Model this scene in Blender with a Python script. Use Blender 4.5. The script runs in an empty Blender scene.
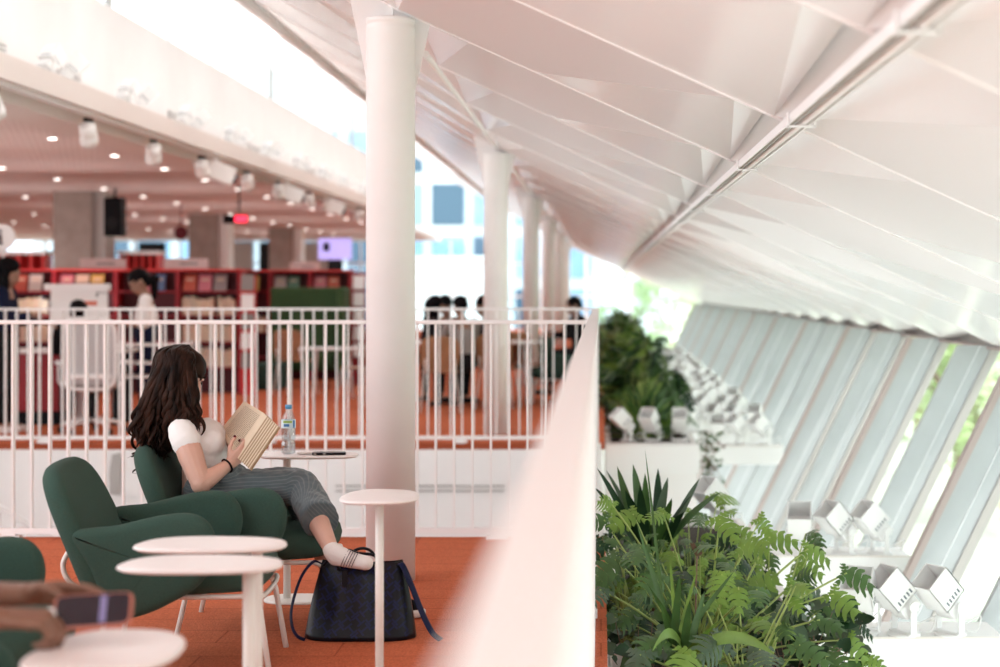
import bpy, bmesh, math, random
from mathutils import Vector as V, Matrix, Quaternion
from mathutils.noise import noise
R = random.Random(7)
PI = math.pi
F = 1800.0; EYE = 1.38; CX, CY = 601.0, 288.0
scene = bpy.context.scene
COL = scene.collection

def P(px, py, Z):
    return V(((px-CX)*Z/F, Z, EYE-(py-CY)*Z/F))

# ------------------------------------------------------------------ materials
def mat(name, col, rough=.5, metal=0, spec=.5, emit=None, estr=0, noise_amt=0, nscale=20, bump=0, bscale=200, sheen=0, trans=0, ior=1.45, sss=0, stretch=None):
    m = bpy.data.materials.new(name); m.use_nodes = True
    nt = m.node_tree; b = nt.nodes['Principled BSDF']
    b.inputs['Base Color'].default_value = (*col, 1)
    b.inputs['Roughness'].default_value = rough
    b.inputs['Metallic'].default_value = metal
    b.inputs['Specular IOR Level'].default_value = spec
    b.inputs['IOR'].default_value = ior
    if sheen: b.inputs['Sheen Weight'].default_value = sheen
    if trans: b.inputs['Transmission Weight'].default_value = trans
    if sss:
        b.inputs['Subsurface Weight'].default_value = sss
        b.inputs['Subsurface Radius'].default_value = (.012, .005, .003)
    if emit:
        b.inputs['Emission Color'].default_value = (*emit, 1); b.inputs['Emission Strength'].default_value = estr
    tc = nt.nodes.new('ShaderNodeTexCoord'); mp = nt.nodes.new('ShaderNodeMapping')
    nt.links.new(tc.outputs['Object'], mp.inputs['Vector'])
    if stretch: mp.inputs['Scale'].default_value = stretch
    if noise_amt:
        n = nt.nodes.new('ShaderNodeTexNoise'); n.inputs['Scale'].default_value = nscale; n.inputs['Detail'].default_value = 4
        nt.links.new(mp.outputs['Vector'], n.inputs['Vector'])
        cr = nt.nodes.new('ShaderNodeValToRGB')
        cr.color_ramp.elements[0].position = .3; cr.color_ramp.elements[1].position = .7
        cr.color_ramp.elements[0].color = (*[max(0, c*(1-noise_amt)) for c in col], 1)
        cr.color_ramp.elements[1].color = (*[min(1, c*(1+noise_amt)) for c in col], 1)
        nt.links.new(n.outputs['Fac'], cr.inputs['Fac']); nt.links.new(cr.outputs['Color'], b.inputs['Base Color'])
    if bump:
        n = nt.nodes.new('ShaderNodeTexNoise'); n.inputs['Scale'].default_value = bscale; n.inputs['Detail'].default_value = 3
        nt.links.new(mp.outputs['Vector'], n.inputs['Vector'])
        bp = nt.nodes.new('ShaderNodeBump'); bp.inputs['Strength'].default_value = bump; bp.inputs['Distance'].default_value = .01
        nt.links.new(n.outputs['Fac'], bp.inputs['Height']); nt.links.new(bp.outputs['Normal'], b.inputs['Normal'])
    return m

M = {}
M['white'] = mat('white_paint', (.84, .82, .81), .45)
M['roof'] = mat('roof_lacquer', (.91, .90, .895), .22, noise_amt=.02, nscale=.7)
M['steel'] = mat('white_steel', (.85, .825, .815), .4)
M['column'] = mat('column_paint', (.84, .825, .81), .42, noise_amt=.03, nscale=3, bump=.05, bscale=30)
M['rail'] = mat('rail_paint', (.86, .83, .82), .4)
M['wall'] = mat('wall_paint', (.85, .83, .82), .6, noise_amt=.02, nscale=2)
M['lamp'] = mat('lamp_white', (.84, .835, .83), .4)
M['slot'] = mat('vent_dark', (.12, .14, .17), .6)
M['grey'] = mat('grey_paint', (.42, .40, .38), .6)
M['concrete'] = mat('concrete', (.33, .27, .24), .8, noise_amt=.12, nscale=6)
M['fin'] = mat('fin_fabric_grey', (.42, .445, .455), .5, noise_amt=.04, nscale=3)
M['finline'] = mat('fin_seam_white', (.86, .88, .89), .5)
M['taupe'] = mat('mullion_taupe', (.42, .34, .32), .5)
M['soffit'] = mat('soffit_mesh', (.60, .49, .46), .6)
M['dark'] = mat('dark_metal', (.02, .02, .022), .4, spec=.08)
M['black'] = mat('black_plastic', (.010, .010, .012), .5, spec=.08)
M['green'] = mat('green_wool', (.040, .076, .060), .95, noise_amt=.12, nscale=260, bump=.2, bscale=900, sheen=.04, spec=.12)
M['boothgreen'] = mat('booth_green', (.045, .095, .035), .85, noise_amt=.15, nscale=60)
M['table'] = mat('table_laminate', (.80, .74, .72), .35)
M['edge'] = mat('table_edge', (.55, .42, .38), .5)
M['leg'] = mat('leg_cream', (.74, .69, .64), .35)
M['skin'] = mat('skin_fair', (.62, .36, .28), .5, sss=.12, noise_amt=.05, nscale=12)
M['skinB'] = mat('skin_brown', (.20, .095, .06), .5, sss=.08, noise_amt=.1, nscale=14)
M['skinC'] = mat('skin_tan', (.30, .16, .11), .55)
M['hairblk'] = mat('hair_black', (.004, .003, .004), .5, spec=.08)
M['tee'] = mat('white_cotton', (.82, .78, .76), .85, sheen=.2, bump=.15, bscale=120)
M['navy'] = mat('navy_cloth', (.012, .014, .035), .85, spec=.08)
M['charcoal'] = mat('charcoal_cloth', (.015, .014, .016), .85, spec=.08)
M['maroon'] = mat('maroon_cloth', (.10, .02, .025), .85, spec=.08)
M['greycloth'] = mat('grey_cloth', (.30, .27, .26), .85, spec=.08)
M['khaki'] = mat('brown_cloth', (.14, .10, .075), .9, noise_amt=.15, nscale=30, spec=.08)
M['red'] = mat('red_lacquer', (.30, .006, .014), .5)
M['redlt'] = mat('red_bright', (.62, .03, .03), .5)
M['reddk'] = mat('red_dark', (.085, .003, .008), .6)
M['wood'] = mat('tan_plywood', (.32, .15, .07), .5, noise_amt=.15, nscale=8)
M['pot'] = mat('terracotta_edge', (.34, .09, .045), .8, noise_amt=.2, nscale=30)
M['soil'] = mat('soil', (.03, .022, .016), .95, noise_amt=.4, nscale=40, bump=.6, bscale=80)
M['leafA'] = mat('leaf_lime', (.145, .25, .035), .42, noise_amt=.25, nscale=9)
M['leafB'] = mat('leaf_mid', (.050, .115, .025), .42, noise_amt=.25, nscale=9)
M['leafC'] = mat('leaf_dark', (.014, .042, .015), .42, spec=.25, noise_amt=.3, nscale=9)
M['leafD'] = mat('leaf_grey', (.060, .105, .055), .45, noise_amt=.2, nscale=9)
M['stem'] = mat('stem_green', (.34, .42, .12), .45, noise_amt=.15, nscale=10)
M['stemred'] = mat('stem_brown', (.20, .11, .07), .5)
M['leafR'] = mat('leaf_reddish', (.20, .12, .08), .5, noise_amt=.4, nscale=20)
M['tree'] = mat('tree_leaf', (.46, .58, .28), .6, noise_amt=.3, nscale=1.5)
M['bark'] = mat('bark', (.20, .14, .10), .9, noise_amt=.3, nscale=10)
M['ground'] = mat('outside_lawn', (.46, .50, .40), .9, noise_amt=.1, nscale=1)
M['page'] = mat('book_page', (.72, .58, .43), .8, noise_amt=.05, nscale=30)
M['ink'] = mat('book_ink', (.30, .22, .16), .8)
M['pageedge'] = mat('page_edges', (.40, .27, .17), .8)
M['cover'] = mat('book_cover', (.45, .27, .13), .5)
M['bag'] = mat('bag_leather', (.007, .006, .009), .34, noise_amt=.3, nscale=12, bump=.12, bscale=40, spec=.22)
M['bagblue'] = mat('bag_pattern_blue', (.010, .012, .050), .36, spec=.22)
M['strap'] = mat('strap_blue', (.006, .009, .040), .5, spec=.22)
M['sock'] = mat('white_sock', (.72, .66, .63), .9, bump=.2, bscale=300)
M['sockst'] = mat('sock_stripe', (.13, .11, .12), .9)
M['nail'] = mat('dark_nail', (.10, .008, .015), .2)
M['capblue'] = mat('bottle_cap_blue', (.12, .36, .62), .35)
M['labelm'] = mat('bottle_label', (.66, .80, .86), .4)
M['labelg'] = mat('bottle_label_green', (.35, .52, .12), .4)
M['labelb'] = mat('bottle_label_blue', (.05, .18, .42), .4)
M['phone_glass'] = mat('phone_screen', (.012, .010, .018), .08)
M['phone_ui'] = mat('phone_screen_lilac', (.16, .14, .26), .2, emit=(.30, .26, .48), estr=.12)
M['copper'] = mat('phone_case_copper', (.42, .13, .09), .35)
M['led'] = mat('led_red', (.5, .01, .02), .4, emit=(1, .03, .07), estr=1.6)
M['lampglow'] = mat('lamp_glow', (1, .95, .9), .4, emit=(1, .93, .88), estr=7)
M['screen'] = mat('screen_lilac', (.3, .25, .6), .3, emit=(.50, .42, .92), estr=.55)
M['kiosk'] = mat('kiosk_panel', (.82, .80, .78), .4)
M['bldg'] = mat('far_building', (.62, .66, .70), .7)
M['bldgw'] = mat('far_building_white', (.9, .9, .9), .7)
M['bglass'] = mat('far_window_blue', (.24, .40, .56), .15)
M['bglass2'] = mat('far_window_dark', (.06, .12, .18), .15)
M['orangetxt'] = mat('orange_print', (.62, .16, .10), .6)

def carpet():
    m = mat('orange_carpet', (.50, .135, .07), .95, spec=.1)
    nt = m.node_tree; b = nt.nodes['Principled BSDF']
    tc = nt.nodes.new('ShaderNodeTexCoord')
    n1 = nt.nodes.new('ShaderNodeTexNoise'); n1.inputs['Scale'].default_value = 140; n1.inputs['Detail'].default_value = 4
    mp = nt.nodes.new('ShaderNodeMapping'); mp.inputs['Scale'].default_value = (1, .35, 1)
    nt.links.new(tc.outputs['Object'], mp.inputs['Vector']); nt.links.new(mp.outputs['Vector'], n1.inputs['Vector'])
    br = nt.nodes.new('ShaderNodeTexBrick')
    for k, v in (('Scale', 1.0), ('Mortar Size', .004), ('Brick Width', 1.0), ('Row Height', .25), ('Bias', -.2)): br.inputs[k].default_value = v
    br.inputs['Color1'].default_value = (.56, .150, .070, 1); br.inputs['Color2'].default_value = (.49, .125, .058, 1)
    br.inputs['Mortar'].default_value = (.36, .085, .04, 1)
    nt.links.new(tc.outputs['Object'], br.inputs['Vector'])
    mx = nt.nodes.new('ShaderNodeMix'); mx.data_type = 'RGBA'; mx.blend_type = 'OVERLAY'; mx.inputs[0].default_value = .6
    nt.links.new(br.outputs['Color'], mx.inputs[6]); nt.links.new(n1.outputs['Color'], mx.inputs[7])
    hs = nt.nodes.new('ShaderNodeHueSaturation'); hs.inputs['Saturation'].default_value = 1.0
    rgb = nt.nodes.new('ShaderNodeRGBToBW'); nt.links.new(n1.outputs['Color'], rgb.inputs[0]); nt.links.new(rgb.outputs[0], mx.inputs[7])
    nt.links.new(mx.outputs[2], hs.inputs['Color']); nt.links.new(hs.outputs['Color'], b.inputs['Base Color'])
    bp = nt.nodes.new('ShaderNodeBump'); bp.inputs['Strength'].default_value = .5; bp.inputs['Distance'].default_value = .01
    nt.links.new(n1.outputs['Fac'], bp.inputs['Height']); nt.links.new(bp.outputs['Normal'], b.inputs['Normal'])
    return m
M['carpet'] = carpet()

def soffit():
    m = M['soffit']; nt = m.node_tree; b = nt.nodes['Principled BSDF']
    tc = nt.nodes.new('ShaderNodeTexCoord')
    br = nt.nodes.new('ShaderNodeTexBrick')
    for k, v in (('Scale', 1.0), ('Mortar Size', .018), ('Brick Width', .22), ('Row Height', .13)): br.inputs[k].default_value = v
    br.inputs['Color1'].default_value = (.88, .81, .79, 1); br.inputs['Color2'].default_value = (.84, .77, .75, 1); br.inputs['Mortar'].default_value = (.58, .48, .45, 1)
    nt.links.new(tc.outputs['Object'], br.inputs['Vector']); nt.links.new(br.outputs['Color'], b.inputs['Base Color'])
soffit()

def pinstripe():
    m = mat('grey_pinstripe', (.10, .125, .135), .9, sheen=.2)
    nt = m.node_tree; b = nt.nodes['Principled BSDF']
    uv = nt.nodes.new('ShaderNodeUVMap')
    w = nt.nodes.new('ShaderNodeTexWave'); w.inputs['Scale'].default_value = 1; w.inputs['Distortion'].default_value = .12; w.inputs['Detail Scale'].default_value = .6
    nt.links.new(uv.outputs['UV'], w.inputs['Vector'])
    cr = nt.nodes.new('ShaderNodeValToRGB'); cr.color_ramp.elements[0].position = .78; cr.color_ramp.elements[1].position = .92
    cr.color_ramp.elements[0].color = (.085, .108, .118, 1); cr.color_ramp.elements[1].color = (.135, .160, .17, 1)
    nt.links.new(w.outputs['Fac'], cr.inputs['Fac']); nt.links.new(cr.outputs['Color'], b.inputs['Base Color'])
    n = nt.nodes.new('ShaderNodeTexNoise'); n.inputs['Scale'].default_value = 14; tc = nt.nodes.new('ShaderNodeTexCoord')
    nt.links.new(tc.outputs['Object'], n.inputs['Vector'])
    bp = nt.nodes.new('ShaderNodeBump'); bp.inputs['Strength'].default_value = .6; bp.inputs['Distance'].default_value = .03
    nt.links.new(n.outputs['Fac'], bp.inputs['Height']); nt.links.new(bp.outputs['Normal'], b.inputs['Normal'])
    return m
M['pin'] = pinstripe()

def hair_mat():
    m = mat('hair_brown', (.035, .017, .012),   .5, spec=.08)
    nt = m.node_tree; b = nt.nodes['Principled BSDF']
    tc = nt.nodes.new('ShaderNodeTexCoord'); n = nt.nodes.new('ShaderNodeTexNoise'); n.inputs['Scale'].default_value = 26
    mp = nt.nodes.new('ShaderNodeMapping'); mp.inputs['Scale'].default_value = (1, 1, .2)
    nt.links.new(tc.outputs['Object'], mp.inputs['Vector']); nt.links.new(mp.outputs['Vector'], n.inputs['Vector'])
    cr = nt.nodes.new('ShaderNodeValToRGB'); cr.color_ramp.elements[0].position = .35; cr.color_ramp.elements[1].position = .75
    cr.color_ramp.elements[0].color = (.006, .0035, .003, 1); cr.color_ramp.elements[1].color = (.042, .018, .011, 1)
    nt.links.new(n.outputs['Fac'], cr.inputs['Fac']); nt.links.new(cr.outputs['Color'], b.inputs['Base Color'])
    return m
M['hair'] = hair_mat()

def glass_mat(name, tint, fac=.07):
    m = bpy.data.materials.new(name); m.use_nodes = True; nt = m.node_tree; nt.nodes.clear()
    o = nt.nodes.new('ShaderNodeOutputMaterial'); mx = nt.nodes.new('ShaderNodeMixShader'); mx.inputs[0].default_value = fac
    t = nt.nodes.new('ShaderNodeBsdfTransparent'); t.inputs[0].default_value = (*tint, 1)
    g = nt.nodes.new('ShaderNodeBsdfGlossy'); g.inputs['Roughness'].default_value = .02
    nt.links.new(t.outputs[0], mx.inputs[1]); nt.links.new(g.outputs[0], mx.inputs[2]); nt.links.new(mx.outputs[0], o.inputs[0])
    return m
M['glass'] = glass_mat('window_glass', (.96, .98, .98))
M['glassblue'] = glass_mat('window_glass_blue', (.80, .91, .99), .10)
M['pet'] = glass_mat('bottle_plastic', (.90, .92, .93), .16)
M['water'] = glass_mat('bottle_water', (.86, .89, .90), .10)

# ------------------------------------------------------------------ mesh helpers
def nb(): return bmesh.new()
def box(bm, c, s, rot=None, mi=0):
    c = V(c); vs = []
    for dx in (-.5, .5):
        for dy in (-.5, .5):
            for dz in (-.5, .5):
                v = V((dx*s[0], dy*s[1], dz*s[2]))
                if rot is not None: v = rot @ v
                vs.append(bm.verts.new(c+v))
    for f in ((0,1,3,2),(4,6,7,5),(0,4,5,1),(2,3,7,6),(0,2,6,4),(1,5,7,3)):
        fa = bm.faces.new([vs[i] for i in f]); fa.material_index = mi
    return vs
def bbox(bm, x0, x1, y0, y1, z0, z1, mi=0):
    box(bm, ((x0+x1)/2, (y0+y1)/2, (z0+z1)/2), (abs(x1-x0), abs(y1-y0), abs(z1-z0)), mi=mi)
def frame(d):
    d = V(d).normalized(); a = V((0, 0, 1)) if abs(d.z) < .9 else V((1, 0, 0))
    u = d.cross(a).normalized(); w = d.cross(u).normalized()
    return u, w
def tube(bm, pts, r, seg=10, caps=True, mi=0, flat=1, side=None, smooth=True):
    pts = [V(p) for p in pts]; n = len(pts)
    rs = r if isinstance(r, (list, tuple)) else [r]*n
    rings = []; pu = None
    for i, p in enumerate(pts):
        d = (pts[min(i+1, n-1)]-pts[max(i-1, 0)])
        if d.length < 1e-9: d = V((0, 0, 1))
        d.normalize()
        if pu is None:
            if side is not None:
                u = V(side) - d*V(side).dot(d); u.normalize()
            else: u, _ = frame(d)
        else:
            u = pu - d*pu.dot(d)
            u = u.normalized() if u.length > 1e-6 else frame(d)[0]
        pu = u; w = d.cross(u)
        rings.append([bm.verts.new(p+u*(rs[i]*math.cos(2*PI*k/seg))+w*(rs[i]*flat*math.sin(2*PI*k/seg))) for k in range(seg)])
    for a, b in zip(rings, rings[1:]):
        for k in range(seg):
            f = bm.faces.new((a[k], a[(k+1) % seg], b[(k+1) % seg], b[k])); f.smooth = smooth; f.material_index = mi
    if caps:
        f = bm.faces.new(rings[0][::-1]); f.material_index = mi
        f = bm.faces.new(rings[-1]); f.material_index = mi
    return rings
def cyl(bm, p0, p1, r, seg=16, mi=0, r1=None):
    tube(bm, [p0, p1], [r, r if r1 is None else r1], seg, mi=mi)
def lathe(bm, prof, c=(0, 0, 0), seg=24, mi=0, rot=None):
    c = V(c); rings = []
    for r, z in prof:
        ring = []
        for k in range(seg):
            v = V((r*math.cos(2*PI*k/seg), r*math.sin(2*PI*k/seg), z))
            if rot is not None: v = rot @ v
            ring.append(bm.verts.new(c+v))
        rings.append(ring)
    for a, b in zip(rings, rings[1:]):
        for k in range(seg):
            f = bm.faces.new((a[k], a[(k+1) % seg], b[(k+1) % seg], b[k])); f.smooth = True; f.material_index = mi
    f = bm.faces.new(rings[0][::-1]); f.material_index = mi
    f = bm.faces.new(rings[-1]); f.material_index = mi
def prism(bm, poly, fn, t, mi=0):
    """poly 2d; fn(a,b,h)->Vector; h in -t/2..t/2"""
    A = [bm.verts.new(fn(a, b, -t/2)) for a, b in poly]; B = [bm.verts.new(fn(a, b, t/2)) for a, b in poly]
    n = len(poly)
    for f in (A[::-1], B): bm.faces.new(f).material_index = mi
    for i in range(n): bm.faces.new((A[i], A[(i+1) % n], B[(i+1) % n], B[i])).material_index = mi
def catmull(pts, k=6, closed=True):
    out = []; n = len(pts); pts = [V(p) for p in pts]
    for i in range(n if closed else n-1):
        if closed: a, b, c, d = pts[(i-1) % n], pts[i], pts[(i+1) % n], pts[(i+2) % n]
        else: a, b, c, d = pts[max(i-1, 0)], pts[i], pts[i+1], pts[min(i+2, n-1)]
        for j in range(k):
            t = j/k
            out.append(.5*((2*b)+(c-a)*t+(2*a-5*b+4*c-d)*t*t+(3*b-a-3*c+d)*t**3))
    if not closed: out.append(pts[-1])
    return out
def superel(a, b, n=2.8, k=48):
    o = []
    for i in range(k):
        t = 2*PI*i/k; c, s = math.cos(t), math.sin(t)
        o.append((a*math.copysign(abs(c)**(2/n), c), b*math.copysign(abs(s)**(2/n), s)))
    return o
def pillow(bm, out, t, r, fn, puff=0, mi=0):
    """rounded-edge slab over the closed 2d outline; fn(a,b,h)"""
    n = len(out); out = [V((p[0], p[1])) for p in out]
    area = sum(out[i].x*out[(i+1) % n].y-out[(i+1) % n].x*out[i].y for i in range(n))
    if area < 0: out = out[::-1]
    nr = []
    for i in range(n):
        d = out[(i+1) % n]-out[i-1]
        nr.append(V((-d.y, d.x)).normalized())
    c = sum(out, V((0, 0)))/n
    def ring(ins, h, sc=1):
        return [bm.verts.new(fn(*( (c+((out[i]+nr[i]*ins)-c)*sc)), h)) for i in range(n)]
    rings = []
    for a in (90, 60, 30, 0): rings.append(ring(r*(1-math.cos(math.radians(a))), -(t/2-r)-r*math.sin(math.radians(a))))
    for a in (0, 30, 60, 90): rings.append(ring(r*(1-math.cos(math.radians(a))), (t/2-r)+r*math.sin(math.radians(a))))
    inner = [(.75, .75), (.45, 1)]
    top = [ring(r, t/2+puff*k, s) for s, k in inner]; bot = [ring(r, -t/2-puff*k, s) for s, k in inner]
    rings = bot[::-1]+rings+top
    for a, b in zip(rings, rings[1:]):
        for k in range(n):
            f = bm.faces.new((a[k], a[(k+1) % n], b[(k+1) % n], b[k])); f.smooth = True; f.material_index = mi
    for rg, h, rev in ((rings[0], -t/2-puff*1.05, True), (rings[-1], t/2+puff*1.05, False)):
        cv = bm.verts.new(fn(c.x, c.y, h))
        for k in range(n):
            q = (rg[k], rg[(k+1) % n], cv)
            f = bm.faces.new(q[::-1] if rev else q); f.smooth = True; f.material_index = mi

def mesh_of(name, bm, m, fix=True):
    if fix: bmesh.ops.recalc_face_normals(bm, faces=bm.faces)
    me = bpy.data.meshes.new(name); bm.to_mesh(me); bm.free()
    for x in (m if isinstance(m, (list, tuple)) else [m]): me.materials.append(M[x] if isinstance(x, str) else x)
    return me
def O(name, bm, m, parent=None, fix=True, bevel=0):
    me = bm if isinstance(bm, bpy.types.Mesh) else mesh_of(name, bm, m, fix)
    o = bpy.data.objects.new(name, me); COL.objects.link(o)
    if parent: o.parent = parent
    if bevel:
        b = o.modifiers.new('b', 'BEVEL'); b.width = bevel; b.segments = 2; b.limit_method = 'ANGLE'
    return o
def tag(o, label=None, cat=None, group=None, kind=None):
    if label: o['label'] = label
    if cat: o['category'] = cat
    if group: o['group'] = group
    if kind: o['kind'] = kind
    return o
def T(name, label, cat, loc=(0, 0, 0), rz=0, group=None):
    o = bpy.data.objects.new(name, None); COL.objects.link(o); o.location = loc; o.rotation_euler = (0, 0, rz); o.empty_display_size = .1
    return tag(o, label, cat, group)
def S(name, bm, m, parent=None, **k):
    o = O(name, bm, m, parent, **k)
    if not parent: o['kind'] = 'structure'
    return o
KIDS = {}
def dup(root, loc, rz=None, label=None, group=None, scale=None):
    r = root.copy(); COL.objects.link(r); r.location = loc
    if rz is not None: r.rotation_euler = (0, 0, rz)
    if scale: r.scale = scale
    if label: r['label'] = label
    if group: r['group'] = group
    for ch in list(root.children):
        c = ch.copy(); COL.objects.link(c); c.parent = r
        for g in list(ch.children):
            d = g.copy(); COL.objects.link(d); d.parent = c
    return r

# ------------------------------------------------------------------ camera and light
cam = bpy.data.cameras.new('camera'); co = bpy.data.objects.new('camera', cam); COL.objects.link(co)
co.location = (0, 0, EYE); co.rotation_euler = (PI/2, 0, 0)
cam.sensor_width = 36; cam.lens = F/1000*36; cam.shift_x = -.101; cam.shift_y = -.0455
cam.dof.use_dof = True; cam.dof.focus_distance = 7.4; cam.dof.aperture_fstop = 2.0
cam.clip_end = 400
scene.camera = co
vs = scene.view_settings; vs.view_transform = 'Standard'; vs.look = 'None'; vs.gamma = 1; vs.use_curve_mapping = False; vs.exposure = 0.84
w = bpy.data.worlds.new('sky'); scene.world = w; w.use_nodes = True
bg = w.node_tree.nodes['Background']; bg.inputs[0].default_value = (.89, .96, 1, 1); bg.inputs[1].default_value = 1.9
sc = scene.cycles
sc.max_bounces = 10; sc.diffuse_bounces = 6; sc.transparent_max_bounces = 24; sc.sample_clamp_indirect = 8
sc.use_denoising = True
try: sc.denoiser = 'OPENIMAGEDENOISE'
except Exception: pass
sun = bpy.data.lights.new('sun', 'SUN'); so = bpy.data.objects.new('sun', sun); COL.objects.link(so)
sun.energy = 2.2; sun.angle = math.radians(4); sun.color = (1, .96, .9)
so.rotation_euler = V((.55, -.25, .8)).to_track_quat('Z', 'Y').to_euler(); so.location = (20, -5, 20)
def area(name, loc, size, energy, direction=(0, 0, -1), col=(1, .96, .93), sy=None):
    l = bpy.data.lights.new(name, 'AREA'); l.energy = energy; l.size = size; l.color = col
    if sy: l.shape = 'RECTANGLE'; l.size_y = sy
    o = bpy.data.objects.new(name, l); COL.objects.link(o); o.location = loc
    o.rotation_euler = (-V(direction)).to_track_quat('Z', 'Y').to_euler()
    return o

# ------------------------------------------------------------------ setting
b = nb()
bbox(b, -22, .024, -3, 9.98, -.32, 0)
S('floor', b, 'carpet')
b = nb(); bbox(b, -22, .035, 16.0, 60, -.32, 0); S('floor_library', b, 'carpet')
b = nb(); bbox(b, -.13, .0, 9.98, 16.0, -.32, 0); S('floor_walkway_edge', b, 'wall')
# white slab edges and walls of the void
b = nb(); bbox(b, -22, -.13, 16.02, 16.3, -4.2, -.055); bbox(b, -22, .035, 15.97, 16.02, -4.2, -.055); S('wall_back_of_void', b, 'wall')
b = nb(); bbox(b, -22, .035, 9.7, 9.95, -4.2, -.33); S('wall_front_of_void', b, 'wall')
b = nb(); bbox(b, -.11, .02, 9.95, 16.0, -4.2, -.33); S('wall_right_of_void', b, 'wall')
b = nb(); bbox(b, -22, -.11, 9.95, 16, -4.3, -4.2); S('floor_lower_hall', b, 'wall')
b = nb(); bbox(b, 0.05, 3.2, -3, 60, -2.4, -2.2); S('floor_below_planters', b, 'wall')
# outside ground
b = nb(); bbox(b, -80, 120, -40, 200, -4.7, -4.5); S('ground', b, 'ground')

# folded roof -----------------------------------------------------
XL, XM, XR, XE = -.96, .61, 2.87, -5.35
HM, HG, HR = 2.695, 1.985, .95
SL = .56
HE = HM+SL*(XL-XE)
def vz(x):
    if x <= XL: return HM+SL*(XL-x)
    if x <= XM: return HM+(HG-HM)*(x-XL)/(XM-XL)
    return HG+(HR-HG)*(x-XM)/(XR-XM)
PITCH = 2.15; Y0 = 8.5-PITCH*5
def yk(k): return Y0+PITCH*k
b = nb()
NF = 28
def face(pts, bm=None, mi=0):
    f = (bm or b).faces.new([(bm or b).verts.new(p) for p in pts]); f.material_index = mi; return f
for k in range(NF):
    ya, yb = yk(k), yk(k+1)
    def A(x, h=0): return V((x, ya, vz(x)+h))
    def B(x, h=0): return V((x, yb, vz(x)+h))
    # pocket by the column line, flat main facet, then a facet lifted towards the gutter
    def plate(xa, ha, xb, hb): face([A(xa), A(xb), A(xb, hb), A(xa, ha)] if hb > 0 and ha > 0 else ([A(xa), A(xb), A(xa, ha)] if ha > 0 else [A(xa), A(xb), A(xb, hb)]))
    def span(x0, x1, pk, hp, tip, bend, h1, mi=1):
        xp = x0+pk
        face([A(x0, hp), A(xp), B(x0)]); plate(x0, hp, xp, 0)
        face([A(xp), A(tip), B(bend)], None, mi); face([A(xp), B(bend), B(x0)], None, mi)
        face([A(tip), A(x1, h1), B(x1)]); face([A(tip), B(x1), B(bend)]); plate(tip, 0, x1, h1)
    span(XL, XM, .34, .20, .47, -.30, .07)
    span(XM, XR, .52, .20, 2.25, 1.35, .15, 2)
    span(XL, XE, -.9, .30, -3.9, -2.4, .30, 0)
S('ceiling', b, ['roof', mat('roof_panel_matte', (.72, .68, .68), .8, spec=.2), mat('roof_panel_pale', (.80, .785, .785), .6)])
b = nb()   # valley flanges: the white bottom edges of the folds
for k in range(NF+1):
    y = yk(k)
    for xa, xb in ((XE, XL), (XL, XM), (XM, XR)):
        p = V((xa, y, vz(xa)+.002)); q = V((xb, y, vz(xb)+.002))
        tube(b, [p, q], .014, 6, smooth=False, flat=.6, side=(0, 1, 0))
S('ceiling_fold_edges', b, 'steel')
# upper roof slab so that the folds have depth
b = nb()
for xa, xb in ((XE-.3, XL), (XL, XM), (XM, XR+.15)):
    for y0, y1 in ((yk(0)-.1, yk(NF)+.2),):
        za, zb = vz(xa)+.50, vz(xb)+.50
        f = [V((xa, y0, za)), V((xb, y0, zb)), V((xb, y1, zb)), V((xa, y1, za))]
        face(f); face([p+V((0, 0, .2)) for p in f])
S('ceiling_roof_slab', b, 'steel')

# long beams and the gutter tray
def beam(name, label, cat, x, z, wd, ht, m='steel', y0=2.5, y1=58):
    bb = nb(); bbox(bb, x-wd/2, x+wd/2, y0, y1, z-ht/2, z+ht/2)
    return tag(O(name, bb, m), label, cat)
for i in range(5):
    bb = nb(); p = V((-.84, 8.53*(i+1)+.08, 2.50)); q = V((-.985, 8.53*(i+2)-.1, 2.70)); tube(bb, [V((0, 0, 0)), q-p], .016, 10)
    o = O('tie_rod', bb, 'steel'); o.location = p; tag(o, ('thin white rod slanting from the nearest column top to the second', 'thin white rod from the second column top to the third', 'thin white rod from the third column top to the fourth', 'thin white rod from the fourth column top to the fifth', 'thin white rod behind the fifth column top')[i], 'rod', 'tie rods between columns')
beam('roof_beam', 'white roof beam high on the left in front of the clerestory', 'beam', -2.97, vz(-2.97)-.05, .05, .07)
tray = T('pipe_tray', 'white pipe tray with clamps along the low fold of the slanted roof', 'pipe', (.65, 2.5, 1.925))
bb = nb(); bbox(bb, -.034, .034, 0, 55, .008, .016); bbox(bb, -.038, -.032, 0, 55, -.01, .02); bbox(bb, .032, .038, 0, 55, -.01, .02); O('tray', bb, 'steel', tray)
bb = nb(); cyl(bb, (-.018, 0, -.004), (-.018, 55, -.004), .007, 10); O('pipe', bb, 'grey', tray)
bb = nb(); cyl(bb, (.010, 0, -.004), (.010, 55, -.004), .011, 10); O('pipe', bb, 'steel', tray)
for i in range(22):
    bb = nb(); y = 1.2+i*1.075*2
    box(bb, (0, y, -.02), (.09, .02, .006)); box(bb, (-.044, y, .0), (.006, .02, .05)); box(bb, (.044, y, .0), (.006, .02, .05))
    O('clamp', bb, 'steel', tray)

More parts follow.
